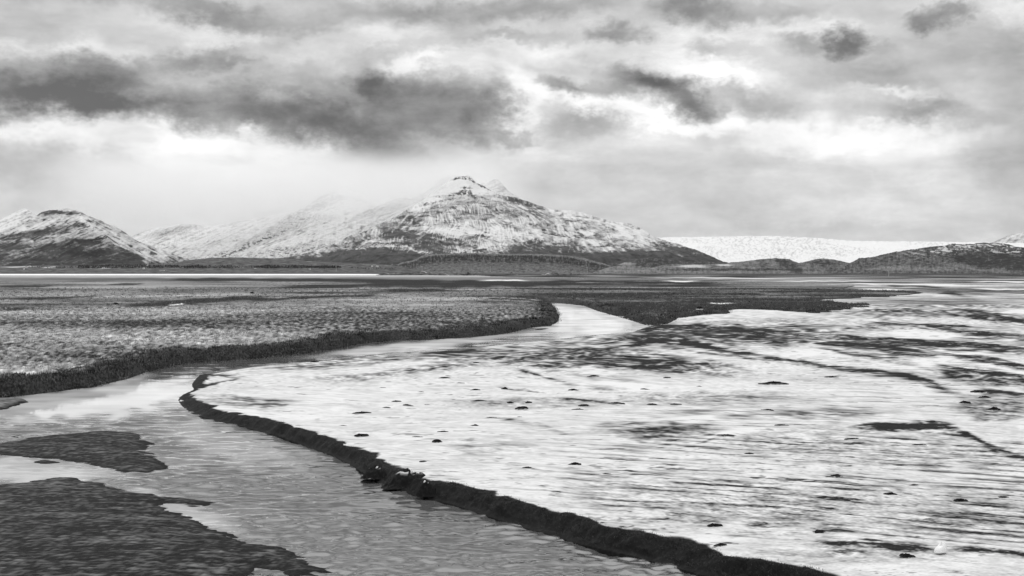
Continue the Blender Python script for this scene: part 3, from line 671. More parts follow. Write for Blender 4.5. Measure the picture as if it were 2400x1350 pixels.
# central mountain
def cover_central(X, Y, Z, PX, PY, big, small):
    st = streak(PX + 22 * perlin(PX / 70., PY / 40., 511), PY, 1085, 200, 80)
    fine = fbm((PX + .8 * PY * np.sign(1090 - PX)) / 11., PY / 5., 5, .75, seed=510)
    strata = perlin(PX / 70., (PY - .00022 * (PX - 1090) ** 2 + 6 * perlin(PX / 90., PY / 60., 513)) / 4.5, 515)
    lines = perlin((PX + 2.6 * PY) / 55., (PY - .34 * (PX - 1000)) / 3.2, 520) 
    wx = 30 * perlin(PX / 80., PY / 50., 531); ang = np.arctan2(PX + wx - 1085, np.maximum(PY - 330, 8))
    gul = np.clip(1 - 2.6 * np.abs(perlin(ang * 24, PY / 60., 532)), 0, 1) ** 1.5 * sstep(-.3, .3, fbm(PX / 45., PY / 20., 3, seed=533))
    gul = np.maximum(gul, np.clip(1 - 2.4 * np.abs(perlin(ang * 52, PY / 40., 534)), 0, 1) ** 1.5 * .7 * sstep(-.2, .4, fbm(PX / 35., PY / 16., 3, seed=535)))
    arc = PY - .00028 * (PX - 1090) ** 2 * sstep(640, 480, PY) + 8 * perlin(PX / 70., PY / 45., 536)
    band = np.clip(1 - 2.8 * np.abs(perlin(PX / 120., arc / 11., 537)), 0, 1) ** 1.6 * sstep(-.05, .45, fbm(PX / 28., PY / 12., 4, .6, seed=538))
    band = np.maximum(band, np.clip(1 - 2.6 * np.abs(perlin(PX / 60., arc / 5.5, 539)), 0, 1) ** 1.6 * .8 * sstep(.05, .5, fbm(PX / 22., PY / 9., 3, .6, seed=529)))
    base = np.interp(PY, [405, 440, 470, 500, 540, 570, 585, 597, 612, 640], [1.0, .93, .74, .50, .58, .60, .50, .30, .07, .04])
    base = base + patches(PX, PY, [
        (1100, 475, 150, 22, -.16, 5), (900, 540, 130, 30, -.10, -25), (1060, 545, 100, 16, .22), (1020, 560, 110, 22, -.22, 8), (960, 560, 90, 18, -.20, 8), (870, 604, 120, 18, -.36), (930, 594, 80, 13, -.3, 10), (1080, 590, 30, 14, .3),
        (1260, 588, 100, 18, -.32, -5), (1300, 602, 150, 13, -.3), (1400, 604, 150, 12, -.26), (1560, 604, 130, 14, -.26, 10), (1620, 595, 90, 14, -.3, 18), (1340, 500, 70, 12, .30, 8), (1480, 545, 70, 12, .18, 20), (1200, 540, 120, 30, .08), (1450, 535, 100, 18, .1, 12),
        (1090, 430, 60, 26, .25), (1000, 470, 70, 16, .35, -28), (1150, 585, 60, 12, .15), (1350, 545, 120, 18, -.05), (760, 590, 110, 20, -.04, -14), (1240, 478, 50, 8, -.15, 15), (700, 600, 130, 10, .05, -8)])
    base = base + (.25 + 1.5 * sstep(-.5, .6, fbm(PX / 7., PY / 4., 3, .7, seed=519))) * strokes(PX, PY, [
        ([(1058, 421), (1080, 417), (1096, 419), (1110, 424)], 5, -1.1), ([(1106, 426), (1118, 431), (1135, 438), (1150, 446)], 4, -1.0), ([(1083, 438), (1096, 438), (1108, 439)], 3, -1.3), ([(1066, 452), (1090, 450), (1102, 450), (1114, 456)], 5, -.9),
        ([(1010, 463), (1050, 457), (1080, 455)], 3, -.35), ([(1150, 456), (1190, 466), (1240, 476), (1265, 482)], 4, -.35), ([(940, 495), (985, 482), (1030, 472), (1070, 464)], 4, -.28), ([(860, 570), (920, 572), (980, 580), (1005, 588)], 3, -.55),
        ([(1000, 584), (1030, 590), (1062, 593)], 2.5, -.8), ([(1062, 594), (1100, 586), (1150, 583)], 2, -.5), ([(985, 548), (1030, 552), (1060, 562), (1090, 566)], 3, -.5), ([(1115, 556), (1130, 554), (1150, 560)], 5, -.4), ([(1235, 566), (1252, 562), (1272, 563)], 3, -.6),
        ([(1280, 548), (1350, 552), (1420, 551)], 2, -.2), ([(1415, 556), (1470, 552), (1500, 560)], 2, .4), ([(830, 588), (860, 580), (900, 576), (940, 582)], 3, .25), ([(800, 596), (840, 588), (880, 590)], 2, -.4)])
    v = base + .10 * st + .19 * fine - .05 + .40 * gul * sstep(455, 480, PY) - .40 * band + .15 * lines * sstep(500, 560, PY) + .10 * strata + .16 * big + .10 * fbm(PX / 40., PY / 16., 4, .6, seed=517)
    hi = sstep(470, 430, PY)
    v = v + hi * .12
    s = .05 + .95 * sstep(.14, .92, v)
    return s * sstep(643, 588, PY + 14 * fine) * .95 + .012 + .02 * st
L_base = [(400, 640), (1800, 642)]
mountain('mountain', 'tall snow dusted mountain with a rocky summit in the middle', 'mountain', [
    (5400, L_base), (5800, [(500, 630), (700, 626), (860, 624), (1100, 624), (1400, 626), (1600, 628), (1760, 636)]),
    (6300, [(520, 628), (640, 616), (700, 611), (770, 604), (830, 588), (860, 579), (900, 573), (950, 577), (1000, 584), (1060, 593), (1120, 585), (1160, 585), (1200, 582), (1250, 566), (1270, 563), (1300, 570), (1350, 575), (1400, 585), (1450, 590), (1560, 592), (1620, 602), (1705, 618), (1760, 632)]),
    (6900, [(520, 626), (640, 609), (700, 600), (760, 584), (800, 568), (850, 551), (900, 538), (1000, 524), (1060, 518), (1100, 515), (1200, 523), (1300, 533), (1400, 543), (1450, 548), (1520, 560), (1600, 585), (1700, 618), (1760, 632)]),
    (7700, [(520, 628), (640, 610), (700, 603), (740, 592), (780, 577), (820, 557), (860, 541), (900, 523), (950, 498), (980, 488), (1000, 479), (1040, 470), (1070, 459), (1090, 448), (1100, 447), (1120, 451), (1150, 457), (1190, 464), (1240, 475), (1290, 493), (1340, 495), (1375, 501), (1420, 517), (1480, 526), (1510, 540), (1530, 556), (1570, 569), (1610, 581), (1660, 598), (1700, 616), (1760, 632)]),
    (8300, [(520, 632), (700, 612), (800, 580), (880, 545), (920, 522), (960, 489), (985, 476), (1010, 457), (1030, 441), (1045, 430), (1058, 420), (1075, 413), (1095, 410), (1105, 415), (1115, 427), (1130, 436), (1145, 444), (1160, 452), (1200, 462), (1250, 479), (1300, 497), (1400, 521), (1480, 532), (1530, 562), (1610, 588), (1700, 622), (1760, 634)])],
    500, 1770, M['mountain'], cover_central, (16, 520, 7), 1500, 460, 401)

def cover_snowy(base, rock, cx, cy, dark=()):
    def f(X, Y, Z, PX, PY, big, small):
        st = streak(PX, PY, cx, cy, 40, 540)
        fine = fbm(PX / 12., PY / 4., 4, .7, seed=545)
        sl = perlin((PX + 1.5 * PY) / 70., (PY + .42 * PX) / 4., 547)
        sl = sl - 1.6 * np.clip(1 - 2.8 * np.abs(perlin((PX - 1.2 * PY) / 60., (PY + .38 * PX) / 9., 548)), 0, 1) ** 1.6 * sstep(-.1, .5, fbm(PX / 40., PY / 16., 3, seed=549))
        v = base + .10 * st + .17 * fine + .15 * sl + patches(PX, PY, [d for d in dark]) * 1.6 * sstep(-.35, .55, fine + .6 * sl)
        return .10 + .9 * sstep(.16, .78, v) - rock * sstep(.3, .7, fine * .5 + .5 * big)
    return f
# ridge and second summit standing behind the central mountain
mountain('mountain', 'misty white ridge with a second summit behind the central peak', 'mountain', [
    (8800, [(700, 640), (1300, 640)]), (9300, [(740, 600), (800, 560), (900, 520), (1000, 500), (1160, 480), (1260, 520)]),
    (9800, [(700, 625), (760, 585), (790, 548), (805, 528), (822, 511), (842, 499), (870, 488), (890, 481), (930, 466), (945, 463), (965, 468), (1000, 448), (1020, 430), (1040, 416), (1060, 411), (1090, 418), (1120, 432), (1140, 431), (1150, 425), (1160, 419), (1167, 421), (1180, 437), (1197, 452), (1230, 472), (1280, 505), (1330, 560)])],
    700, 1330, M['mountain'], cover_snowy(.60, .2, 1000, 380, [(890, 490, 60, 10, -.25, -10), (860, 500, 40, 8, -.25, -20)]), (12, 420, 6), 560, 170, 431)
# misty mountain to the left of it
mountain('mountain', 'long white mountain slope climbing into cloud left of the central peak', 'mountain', [
    (7600, [(300, 642), (1000, 642)]), (8200, [(330, 625), (440, 612), (560, 606), (700, 606), (900, 612)]),
    (9000, [(330, 618), (400, 596), (470, 585), (540, 575), (600, 562), (680, 545), (740, 535), (800, 530), (900, 540)]),
    (9700, [(330, 612), (380, 585), (440, 573), (500, 560), (560, 545), (620, 533), (672, 513), (692, 507), (734, 502), (776, 503), (810, 512), (900, 530)]),
    (10300, [(330, 610), (380, 582), (422, 575), (463, 564), (495, 553), (515, 541), (547, 527), (588, 513), (630, 507), (672, 500), (692, 496), (717, 486), (734, 472), (751, 459), (765, 454), (788, 443), (812, 441), (850, 458), (900, 490), (960, 540)])],
    320, 960, M['mountain'], cover_snowy(.66, .12, 800, 380, [(700, 500, 60, 7, -.4, -28), (640, 545, 110, 12, -.26, -22), (600, 570, 90, 8, -.22, -20), (757, 466, 34, 16, -.9, -30), (790, 462, 26, 6, -.6, 5), (470, 600, 120, 10, -.12), (740, 510, 80, 8, -.15), (700, 590, 120, 16, -.28, -10), (560, 595, 200, 10, -.15, -5)]), (14, 420, 6), 800, 300, 441)
# far snow mountain in the gap
mountain('mountain', 'faint snow mountain far back in the gap beyond the left hill', 'mountain', [
    (12500, [(200, 645), (700, 645)]), (13200, [(220, 610), (340, 598), (480, 590), (640, 600)]), (14500, [(220, 590), (300, 560), (330, 546), (360, 535), (385, 529), (420, 524), (460, 527), (500, 530), (540, 521), (600, 515), (680, 550)])],
    220, 680, M['mountain'], cover_snowy(.60, .15, 450, 400, [(400, 540, 60, 8, -.3, -15), (440, 535, 60, 6, -.3, -15)]), (18, 700, 8), 420, 140, 451)

# left hills
def cover_left(X, Y, Z, PX, PY, big, small):
    fine = fbm(PX / 10., PY / 4.5, 4, .72, seed=560)
    ln = perlin((PX - 1.0 * PY) / 45., (PY + .38 * PX) / 4.2, 561)
    lr = perlin((PX + 1.0 * PY) / 60., (PY - .55 * PX) / 5.0, 562)
    spine = np.interp(PY, [495, 515, 545, 577, 600], [185, 195, 236, 270, 330])
    rt = sstep(-6, 10, PX - spine)
    base = np.interp(PY, [490, 505, 540, 560, 575, 590, 605, 630], [.50, .55, .51, .46, .35, .20, .09, .05])
    base = base * (1 - rt) + rt * np.interp(PY + .0 * PX, [490, 520, 560, 600, 615, 625], [.46, .50, .58, .52, .3, .1])
    base = base + patches(PX, PY, [(60, 552, 60, 10, -.30, -8), (130, 540, 50, 9, -.25, -10), (190, 528, 20, 6, -.35), (150, 572, 70, 10, -.22, -10), (210, 566, 30, 8, -.3), (110, 497, 30, 6, -.35), (160, 500, 30, 5, -.3), (20, 575, 40, 8, -.25), (80, 530, 60, 8, .2, -15), (220, 535, 30, 8, .15, 40),
                                   (30, 605, 60, 12, .1, -25), (195, 505, 14, 16, .2), (200, 590, 120, 14, -.1)])
    bl = np.clip(1 - 2.7 * np.abs(perlin((PX - PY) / 60., np.where(rt > .5, PY - .5 * PX, PY + .33 * PX) / 8., 563)), 0, 1) ** 1.6 * sstep(-.15, .45, fbm(PX / 26., PY / 12., 3, seed=564))
    v = base + .03 + .18 * fine + .15 * np.where(rt > .5, lr, ln) - .50 * bl + .10 * big
    return .02 + .95 * sstep(.10, .88, v)
mountain('hill', 'rounded snow streaked hill with a dark foot at the left', 'hill', [
    (4300, [(-500, 640), (560, 640)]), (4600, [(-500, 625), (-100, 625), (0, 623), (200, 624), (350, 622), (450, 619), (560, 632)]),
    (5000, [(-500, 610), (-150, 600), (0, 588), (60, 574), (120, 556), (170, 532), (192, 520), (217, 535), (247, 558), (268, 578), (320, 596), (380, 607), (440, 616), (560, 634)]),
    (5500, [(-500, 600), (-200, 575), (0, 548), (30, 535), (63, 517), (86, 505), (100, 497), (119, 493), (138, 493), (153, 491), (163, 491), (188, 497), (203, 506), (230, 516), (259, 529), (268, 530), (284, 539), (299, 550), (322, 564), (341, 574), (358, 580), (374, 586), (393, 590), (422, 601), (441, 609), (500, 624), (560, 636)])],
    -480, 560, M['mountain'], cover_left, (7, 300, 3.5), 1050, 300, 461)
mountain('hill', 'small pointed white hilltop just behind the left hill', 'hill', [
    (5900, [(-600, 640), (260, 640)]), (6300, [(-600, 620), (-100, 560), (0, 540), (60, 525), (120, 540), (260, 620)]),
    (6700, [(-600, 610), (-300, 570), (-100, 545), (0, 515), (19, 506), (34, 499), (48, 492), (56, 490), (65, 493), (82, 503), (120, 525), (200, 570), (260, 610)])],
    -580, 250, M['mountain'], cover_snowy(.66, .15, 56, 440), (8, 300, 3), 420, 140, 471)

# glacier
def cover_glacier(X, Y, Z, PX, PY, big, small):
    cre = ridged(PX / 16. + PY * .05, PY / 7. - PX * .02, 3, 580)
    fine = fbm(PX / 6., PY / 3.5, 3, .7, seed=582)
    arcs = perlin((PX - PY) / 30., (PY + .25 * PX) / 4., 584)
    z = patches(PX, PY, [(1650, 568, 120, 8, .5), (1720, 590, 150, 20, .6), (1830, 570, 120, 14, .45), (1900, 590, 120, 20, .6), (1780, 560, 220, 6, .5), (1980, 585, 80, 12, .5), (2150, 573, 120, 5, .5), (1640, 605, 60, 12, .6)])
    smooth = patches(PX, PY, [(1620, 574, 90, 4, .6), (1820, 579, 60, 5, .7), (2050, 575, 90, 6, .5)])
    return np.clip(.97 - np.clip(z + .16 - smooth, 0, 1) * (.42 * sstep(.45, .8, cre) + .28 * np.clip(fine + .2 * arcs, 0, 1)), .2, 1)
mountain('glacier', 'broad white crevassed glacier spilling down on the right', 'glacier', [
    (11000, [(1400, 645), (2700, 645)]), (11400, [(1400, 625), (1700, 622), (2000, 622), (2700, 630)]), (12500, [(1400, 600), (1600, 600), (1800, 603), (2000, 603), (2300, 608), (2700, 620)]),
    (14000, [(1400, 575), (1600, 574), (1800, 577), (2000, 583), (2300, 585), (2700, 600)]), (16500, [(1400, 562), (1545, 558), (1600, 557), (1700, 556), (1800, 554), (1850, 556), (1917, 559), (2000, 566), (2100, 567), (2217, 568), (2400, 571), (2700, 580)])],
    1400, 2700, M['glacier'], cover_glacier, (14, 420, 12), 1200, 160, 481)
mountain('mountain', 'pale mountain shoulder in cloud at the far right edge', 'mountain', [
    (18000, [(2200, 650), (2800, 650)]), (18500, [(2200, 610), (2800, 600)]), (20000, [(2200, 610), (2300, 580), (2340, 562), (2370, 550), (2400, 544), (2500, 530), (2650, 525), (2800, 560)])],
    2200, 2800, M['mountain'], cover_snowy(.55, .05, 2450, 450), (15, 600, 6), 240, 70, 485)

# right hill and its neighbours: mostly bare
def cover_bare(base, sc=1., snowtop=None, seed=600, dark=()):
    def f(X, Y, Z, PX, PY, big, small):
        fine = fbm(PX / (9. * sc), PY / (4. * sc), 4, .7, seed=seed)
        ve = fbm(PX / 5., PY / 14., 3, .6, seed=seed + 5)
        v = base + .10 * fine + .05 * ve + .05 * big + patches(PX, PY, dark)
        if snowtop is not None:
            v = v + snowtop(PX, PY, fine)
        return np.clip(v, 0.0, 1)
    return f
def right_snow(PX, PY, fine):
    top = np.interp(PX, [2000, 2100, 2200, 2300, 2400], [612, 593, 580, 571, 582])
    d = PY - top
    ln = perlin(PX / 40., (PY - .1 * PX) / 2.6, 611)
    return .5 * sstep(26, 6, d) * sstep(2090, 2200, PX) * sstep(.1, .5, ln + .5 * fine)
mountain('hill', 'bare dark rounded hill with cliffs at the right', 'hill', [
    (3300, [(1900, 641), (2900, 641)]), (3500, [(1900, 640.5), (1990, 639), (2100, 638.5), (2250, 638), (2400, 637), (2700, 637), (2900, 641)]),
    (3800, [(1900, 641), (1980, 636), (2005, 628), (2060, 622), (2110, 618), (2170, 613), (2220, 611), (2250, 620), (2290, 622), (2340, 618), (2400, 615), (2500, 620), (2700, 634), (2900, 641)]),
    (4050, [(1900, 641), (1985, 626), (2013, 611), (2070, 600), (2130, 592), (2200, 588), (2240, 593), (2280, 598), (2330, 592), (2400, 594), (2500, 606), (2700, 630), (2900, 641)]),
    (4400, [(1900, 641), (1985, 622), (2000, 615), (2013, 608), (2042, 604), (2070, 597), (2103, 593), (2130, 587), (2167, 581), (2197, 579), (2208, 580), (2230, 574), (2267, 574), (2283, 572), (2300, 570), (2333, 571), (2362, 573), (2383, 579), (2400, 583), (2480, 600), (2600, 618), (2750, 634), (2900, 641)])],
    1930, 2880, M['hill'], cover_bare(.055, 1., right_snow, 601, [(2280, 612, 60, 14, -.10, 20), (2350, 610, 70, 16, -.08, 20), (2130, 630, 120, 5, .07), (2290, 628, 80, 7, .08, 8), (2380, 600, 40, 14, -.08)]), (7, 190, 3.2), 1000, 300, 491)
mountain('hill', 'low rounded grassy knoll beside the glacier foot', 'hill', [
    (3200, [(1380, 642), (2000, 642)]), (3350, [(1380, 640), (1440, 638), (1600, 637), (1800, 639), (1950, 641), (2000, 642)]),
    (3600, [(1380, 641), (1433, 626), (1483, 623), (1525, 629), (1550, 623), (1575, 620), (1600, 622), (1650, 621.5), (1692, 621), (1720, 618), (1760, 616), (1800, 620), (1850, 625), (1900, 634), (1950, 640), (2000, 642)]),
    (3900, [(1380, 641), (1433, 627), (1483, 624), (1525, 630), (1575, 621), (1600, 622), (1650, 621), (1692, 620), (1717, 615), (1745, 613), (1783, 608), (1817, 605), (1850, 607), (1860, 612), (1872, 617), (1892, 622), (1907, 632), (1950, 640), (2000, 642)])],
    1390, 1990, M['hill'], cover_bare(.12, 1., None, 621, [(1850, 622, 40, 12, -.10, 30), (1790, 620, 30, 8, -.05, 40), (1700, 632, 250, 3, -.1), (1620, 624, 40, 2.5, .35), (1700, 621, 20, 2, .4), (1500, 632, 100, 4, .06)]), (3, 120, 1.5), 640, 150, 495)
mountain('hill', 'small dark dome between the grassy knoll and right hill', 'hill', [
    (3900, [(1820, 642), (2060, 642)]), (4000, [(1820, 640), (1900, 639), (2060, 640)]), (4300, [(1820, 640), (1850, 632), (1872, 617), (1890, 613), (1910, 608), (1930, 606), (1950, 608), (1970, 612), (1990, 616), (2000, 620), (2030, 634), (2060, 641)])],
    1825, 2055, M['hill'], cover_bare(.09, 1., None, 631, [(1930, 615, 30, 8, -.06)]), (3, 120, 1.5), 260, 90, 497)
# dark plateau with a cliff, in front of the central mountain
def cover_plateau(X, Y, Z, PX, PY, big, small):
    top = np.interp(PX, [940, 975, 988, 1017, 1067, 1100, 1200, 1267, 1317, 1350, 1392, 1425], [617, 609, 601, 597, 595, 594, 596.5, 597, 599, 603, 613, 622])
    d = PY - top
    ve = fbm(PX / 4., PY / 11., 3, .7, seed=641)
    fine = fbm(PX / 8., PY / 3., 3, .7, seed=643)
    v = np.interp(d, [0, 2.2, 4, 14, 18, 26, 40], [.13, .10, .0, .02, .05, .08, .10]) + .14 * ve * sstep(1, 4, d) * sstep(22, 10, d) + .08 * fine
    return np.clip(v, 0, 1)
mountain('hill', 'long flat topped dark cliff terrace below the central mountain', 'hill', [
    (4300, [(880, 640), (1480, 640)]), (4400, [(880, 636), (960, 632), (1200, 630), (1420, 632), (1480, 638)]),
    (4650, [(880, 634), (920, 628), (960, 623), (988, 619), (1067, 616), (1200, 617), (1317, 619), (1392, 623), (1425, 628), (1480, 638)]),
    (4720, [(880, 634), (920, 627), (960, 617), (988, 604), (1017, 600), (1067, 598), (1100, 597), (1200, 599), (1267, 600), (1317, 602), (1350, 606), (1392, 615), (1425, 625), (1480, 638)]),
    (5000, [(880, 634), (920, 624), (940, 617), (960, 613), (975, 609), (988, 601), (1017, 597), (1067, 595), (1100, 594), (1150, 596), (1200, 596.5), (1267, 597), (1317, 599), (1350, 603), (1367, 606), (1392, 613), (1417, 619), (1425, 622), (1480, 637)])],
    885, 1475, M['hill'], cover_plateau, (4.0, 70, 3.0), 760, 200, 501, back=700)
mountain('hill', 'low blackish hummock right of the cliff terrace', 'hill', [
    (4100, [(1400, 640), (1760, 640)]), (4200, [(1400, 632), (1500, 630), (1640, 630), (1760, 636)]), (4500, [(1400, 634), (1440, 622), (1470, 614), (1490, 607), (1510, 606), (1545, 603), (1560, 606), (1580, 612), (1620, 613), (1700, 617), (1760, 634)])],
    1405, 1755, M['hill'], cover_bare(.02, 1., None, 651, [(1460, 618, 30, 4, .2)]), (2.5, 120, 1.5), 380, 90, 503, back=600)
# farmland rise below the left mountains
def cover_fore(X, Y, Z, PX, PY, big, small):
    fine = fbm(PX / 22., PY / 2.2, 4, .75, seed=661)
    v = .06 + .09 * fine + strokes(PX, PY, [([(0, 625), (40, 625), (90, 625)], 1.2, .4), ([(140, 617), (160, 617), (178, 618)], 1.2, .5), ([(100, 628), (115, 626), (130, 624)], 1.2, .4), ([(850, 614), (870, 615), (890, 618)], 4, .30), ([(900, 619), (930, 619), (960, 614)], 2.5, .30),
        ([(720, 613), (770, 611), (830, 611)], 1.2, .3), ([(236, 629), (245, 628), (255, 628)], 1, .4)])
    return np.clip(v, .02, 1)
mountain('hill', 'low dark farmland rise at the foot of the snowy mountains', 'hill', [
    (3300, [(-600, 641), (1000, 641)]), (3450, [(-600, 636), (0, 635), (500, 634), (800, 634.5), (960, 636), (1000, 640)]),
    (3700, [(-600, 630), (0, 629), (200, 629), (400, 628), (600, 627), (800, 628), (920, 630), (1000, 638)]), (4150, [(-600, 626), (0, 625), (120, 622), (200, 624), (300, 622), (400, 617), (450, 609), (500, 604), (550, 603), (620, 605), (683, 607), (733, 613), (800, 616), (880, 620), (940, 624), (1000, 636)])],
    -590, 995, M['hill'], cover_fore, (1.2, 110, .8), 1000, 130, 505, back=400)

# ================================================================== small things
def mesh_join(parts):
    V, Fc, o = [], [], 0
    for v, f in parts:
        V.append(np.asarray(v, float)); Fc.append(np.asarray(f, int) + o); o += len(v)
    return np.vstack(V), np.vstack(Fc)

def box(cx, cy, cz, sx, sy, sz):
    v = [(cx + a * sx / 2, cy + b * sy / 2, cz + c * sz / 2) for a in (-1, 1) for b in (-1, 1) for c in (-1, 1)]
    f = [(0, 1, 3, 2), (4, 6, 7, 5), (0, 4, 5, 1), (2, 3, 7, 6), (0, 2, 6, 4), (1, 5, 7, 3)]
    return v, f

def blades(P, hgt, n, spread, lean, width, r, bias=(0, 0)):
    """grass: n bent two-segment blades at each point"""
    k = len(P); T = k * n
    base = np.repeat(P, n, 0) + np.stack([r.normal(0, spread, T), r.normal(0, spread, T), np.zeros(T)], -1)
    hh = np.repeat(hgt, n) * r.uniform(.55, 1.2, T)
    a = r.uniform(0, 2 * math.pi, T); l = np.abs(r.normal(0, lean, T)) * hh
    dx, dy = np.cos(a) * l + bias[0] * hh, np.sin(a) * l + bias[1] * hh
    b = r.uniform(0, 2 * math.pi, T)
    wx, wy = np.cos(b) * width * np.repeat(hgt, n) * .5, np.sin(b) * width * np.repeat(hgt, n) * .5
    mid = base + np.stack([dx * .35, dy * .35, hh * .6], -1)
    tip = base + np.stack([dx, dy, hh * .95 - .3 * np.hypot(dx, dy)], -1)
    W = np.stack([wx, wy, np.zeros(T)], -1)
    V = np.stack([base - W, base + W, mid + W * .7, mid - W * .7, tip + W * .05, tip - W * .05], 1).reshape(-1, 3)
    i = np.arange(T)[:, None] * 6
    Fc = np.concatenate([i + np.array([[0, 1, 2, 3]]), i + np.array([[3, 2, 4, 5]])], 0)
    return V, Fc

def sample_meadow(n, dlo, dhi, ymax, r, pw=2.0, umax=.44):
    """random points on the meadow, thinned with distance so the picture is evenly covered"""
    m = (dM > dlo) & (dM < dhi) & (YY < ymax) & (np.abs(UU) < umax)
    I = np.argwhere(m)
    if len(I) == 0: return np.zeros((0, 3))
    sel = I[r.integers(0, len(I), n)]
    P = np.stack([XX[sel[:, 0], sel[:, 1]], YY[sel[:, 0], sel[:, 1]], zM[sel[:, 0], sel[:, 1]]], -1)
    P[:, 0] += r.normal(0, .08, n); P[:, 1] += r.uniform(-.2, .2, n)
    return P

r = np.random.default_rng(11)
def grass(name, label, P, hgt, n, spread, lean, width, snow_mean, snow_sd, zoff=-.05, bias=(0, 0)):
    P = P.copy(); P[:, 2] += zoff
    V, Fc = blades(P, hgt, n, spread, lean, width, r, bias)
    s = np.repeat(np.clip(r.normal(snow_mean, snow_sd, len(P)), 0, 1), n * 6)
    tipw = np.tile([0, 0, .6, .6, 1, 1], len(P) * n)
    s = np.clip(s * (.35 + .65 * tipw), 0, 1)
    o = add_mesh(name, V, Fc, M['grass'], smooth=False, attrs={'snow': s})
    return tag(o, label, 'grass', kind='stuff')
P1 = sample_meadow(6000, .05, 1.9, 200, r)
grass('bank_grass', 'shaggy dark grass overhanging the far river bank', P1, np.clip(.08 + .0016 * P1[:, 1], .12, .30) * r.uniform(.5, 1.3, len(P1)), 7, .18, .9, .12, .05, .28, -.05, (0, -.3))
P2 = sample_meadow(26000, 1.2, 400, 330, r)
grass('meadow_grass', 'short frosted grass tufts across the meadow', P2, np.clip(.05 + .0012 * P2[:, 1], .10, .40) * r.uniform(.5, 1.2, len(P2)), 5, .18, .9, .16, .26, .22)

Zf = finfo['z']
Ib = np.argwhere((finfo['face']) & (np.abs(UU) < .44) & (Zf > .08))
sb_ = Ib[r.integers(0, len(Ib), 2600)]
P3 = np.stack([XX[sb_[:, 0], sb_[:, 1]], YY[sb_[:, 0], sb_[:, 1]], Zf[sb_[:, 0], sb_[:, 1]]], -1)
P3[:, :2] += r.normal(0, .03, (len(P3), 2))
grass('bank_grass', 'short wet roots and grass hanging on the near cut bank', P3, r.uniform(.02, .06, len(P3)), 5, .05, 1.0, .16, .03, .10, -.012, (-.2, -.5))

# dark tufts standing out of the snow
def tuft_mesh(w, hgt, seed):
    rr = np.random.default_rng(seed)
    nu, nv = 22, 9
    V = []
    for j in range(nv):
        t = j / (nv - 1)
        for i in range(nu):
            a = 2 * math.pi * i / nu
            rad = w / 2 * math.cos(t * math.pi / 2) ** .8 * (1 + .34 * math.sin(2 * a + seed) + .22 * math.sin(5 * a + 2 * seed) + rr.normal(0, .10))
            V.append((rad * math.cos(a), rad * .6 * math.sin(a), hgt * (math.sin(t * math.pi / 2) * (1 + rr.normal(0, .10)) * (1 + .3 * math.sin(3 * a + seed))) - .03))
    Fc = [(j * nu + i, j * nu + (i + 1) % nu, (j + 1) * nu + (i + 1) % nu, (j + 1) * nu + i) for j in range(nv - 1) for i in range(nu)]
    n = 36
    ang = rr.uniform(0, 2 * math.pi, n); q = np.sqrt(rr.uniform(0, 1, n)) * w / 2 * .85
    P = np.stack([q * np.cos(ang), q * .6 * np.sin(ang), hgt * (1 - (q / (w / 2)) ** 2) * .85 - .02], -1)
    B = blades(P, np.full(n, hgt * .35), 5, w * .05, 1.3, .35, rr)
    return (V, Fc), B
tufts = [(849, 964, 80, 10), (928, 938, 40, 8), (905, 953, 42, 6), (955, 947, 42, 8), (998, 947, 30, 4), (845, 1016, 62, 16), (805, 996, 30, 6), (1113, 994, 42, 10), (1023, 1029, 46, 20), (1040, 1009, 34, 8), (975, 1022, 40, 7), (1183, 907, 32, 14), (1043, 883, 40, 8),
         (1077, 896, 30, 6), (1113, 911, 30, 9), (1345, 911, 34, 10), (1223, 952, 56, 16), (1238, 940, 32, 12), (1197, 941, 32, 11), (1123, 937, 50, 6), (1368, 947, 40, 12), (1357, 957, 44, 11), (1153, 977, 46, 6), (1217, 976, 32, 7), (1115, 848, 26, 7), (735, 846, 36, 10),
         (1347, 1083, 56, 14), (1238, 1093, 48, 10), (990, 1079, 36, 7), (895, 907, 20, 4), (988, 917, 24, 5), (1813, 894, 78, 14), (1960, 1111, 56, 11), (2089, 1153, 56, 16), (2249, 1168, 56, 17), (2144, 1134, 46, 7), (1920, 1241, 62, 15), (1673, 1226, 50, 20), (1993, 1026, 52, 8),
         (1951, 881, 40, 8), (2291, 914, 60, 14), (2260, 939, 34, 16), (2311, 928, 50, 16), (2329, 954, 60, 18), (2351, 1162, 54, 9), (1704, 1017, 50, 9), (1829, 994, 60, 9), (2124, 1297, 60, 20), (1529, 945, 40, 9), (1582, 945, 50, 8), (1444, 942, 50, 9), (1511, 910, 26, 6),
         (1471, 834, 32, 9), (1562, 883, 22, 7), (1640, 904, 22, 6), (1390, 879, 34, 8), (2185, 985, 40, 8), (1690, 1272, 40, 14), (2150, 1040, 46, 7), (1800, 958, 44, 7), (1756, 1060, 50, 8), (1420, 1108, 30, 8)]
protos = []
for k in range(4):
    (V, Fc), B = tuft_mesh(1.0, .30, 31 + k)
    protos.append(mesh_join([(V, Fc), B]))
tuft_me = []
zf = finfo['z']
def flat_z(px, py):
    i = int(np.argmin(np.abs(pys - py))); j = int(np.argmin(np.abs(us - (px - CX) / F)))
    z = max(0, float(zf[i, j]))
    X, Y = gp(px, py, z)
    i = int(np.argmin(np.abs(Yrow - Y)))
    return max(0, float(zf[i, j]))
def size_words(w, h):
    return 'wide' if w > 1.0 else 'small' if w < .55 else 'middling'
src = [None] * 4
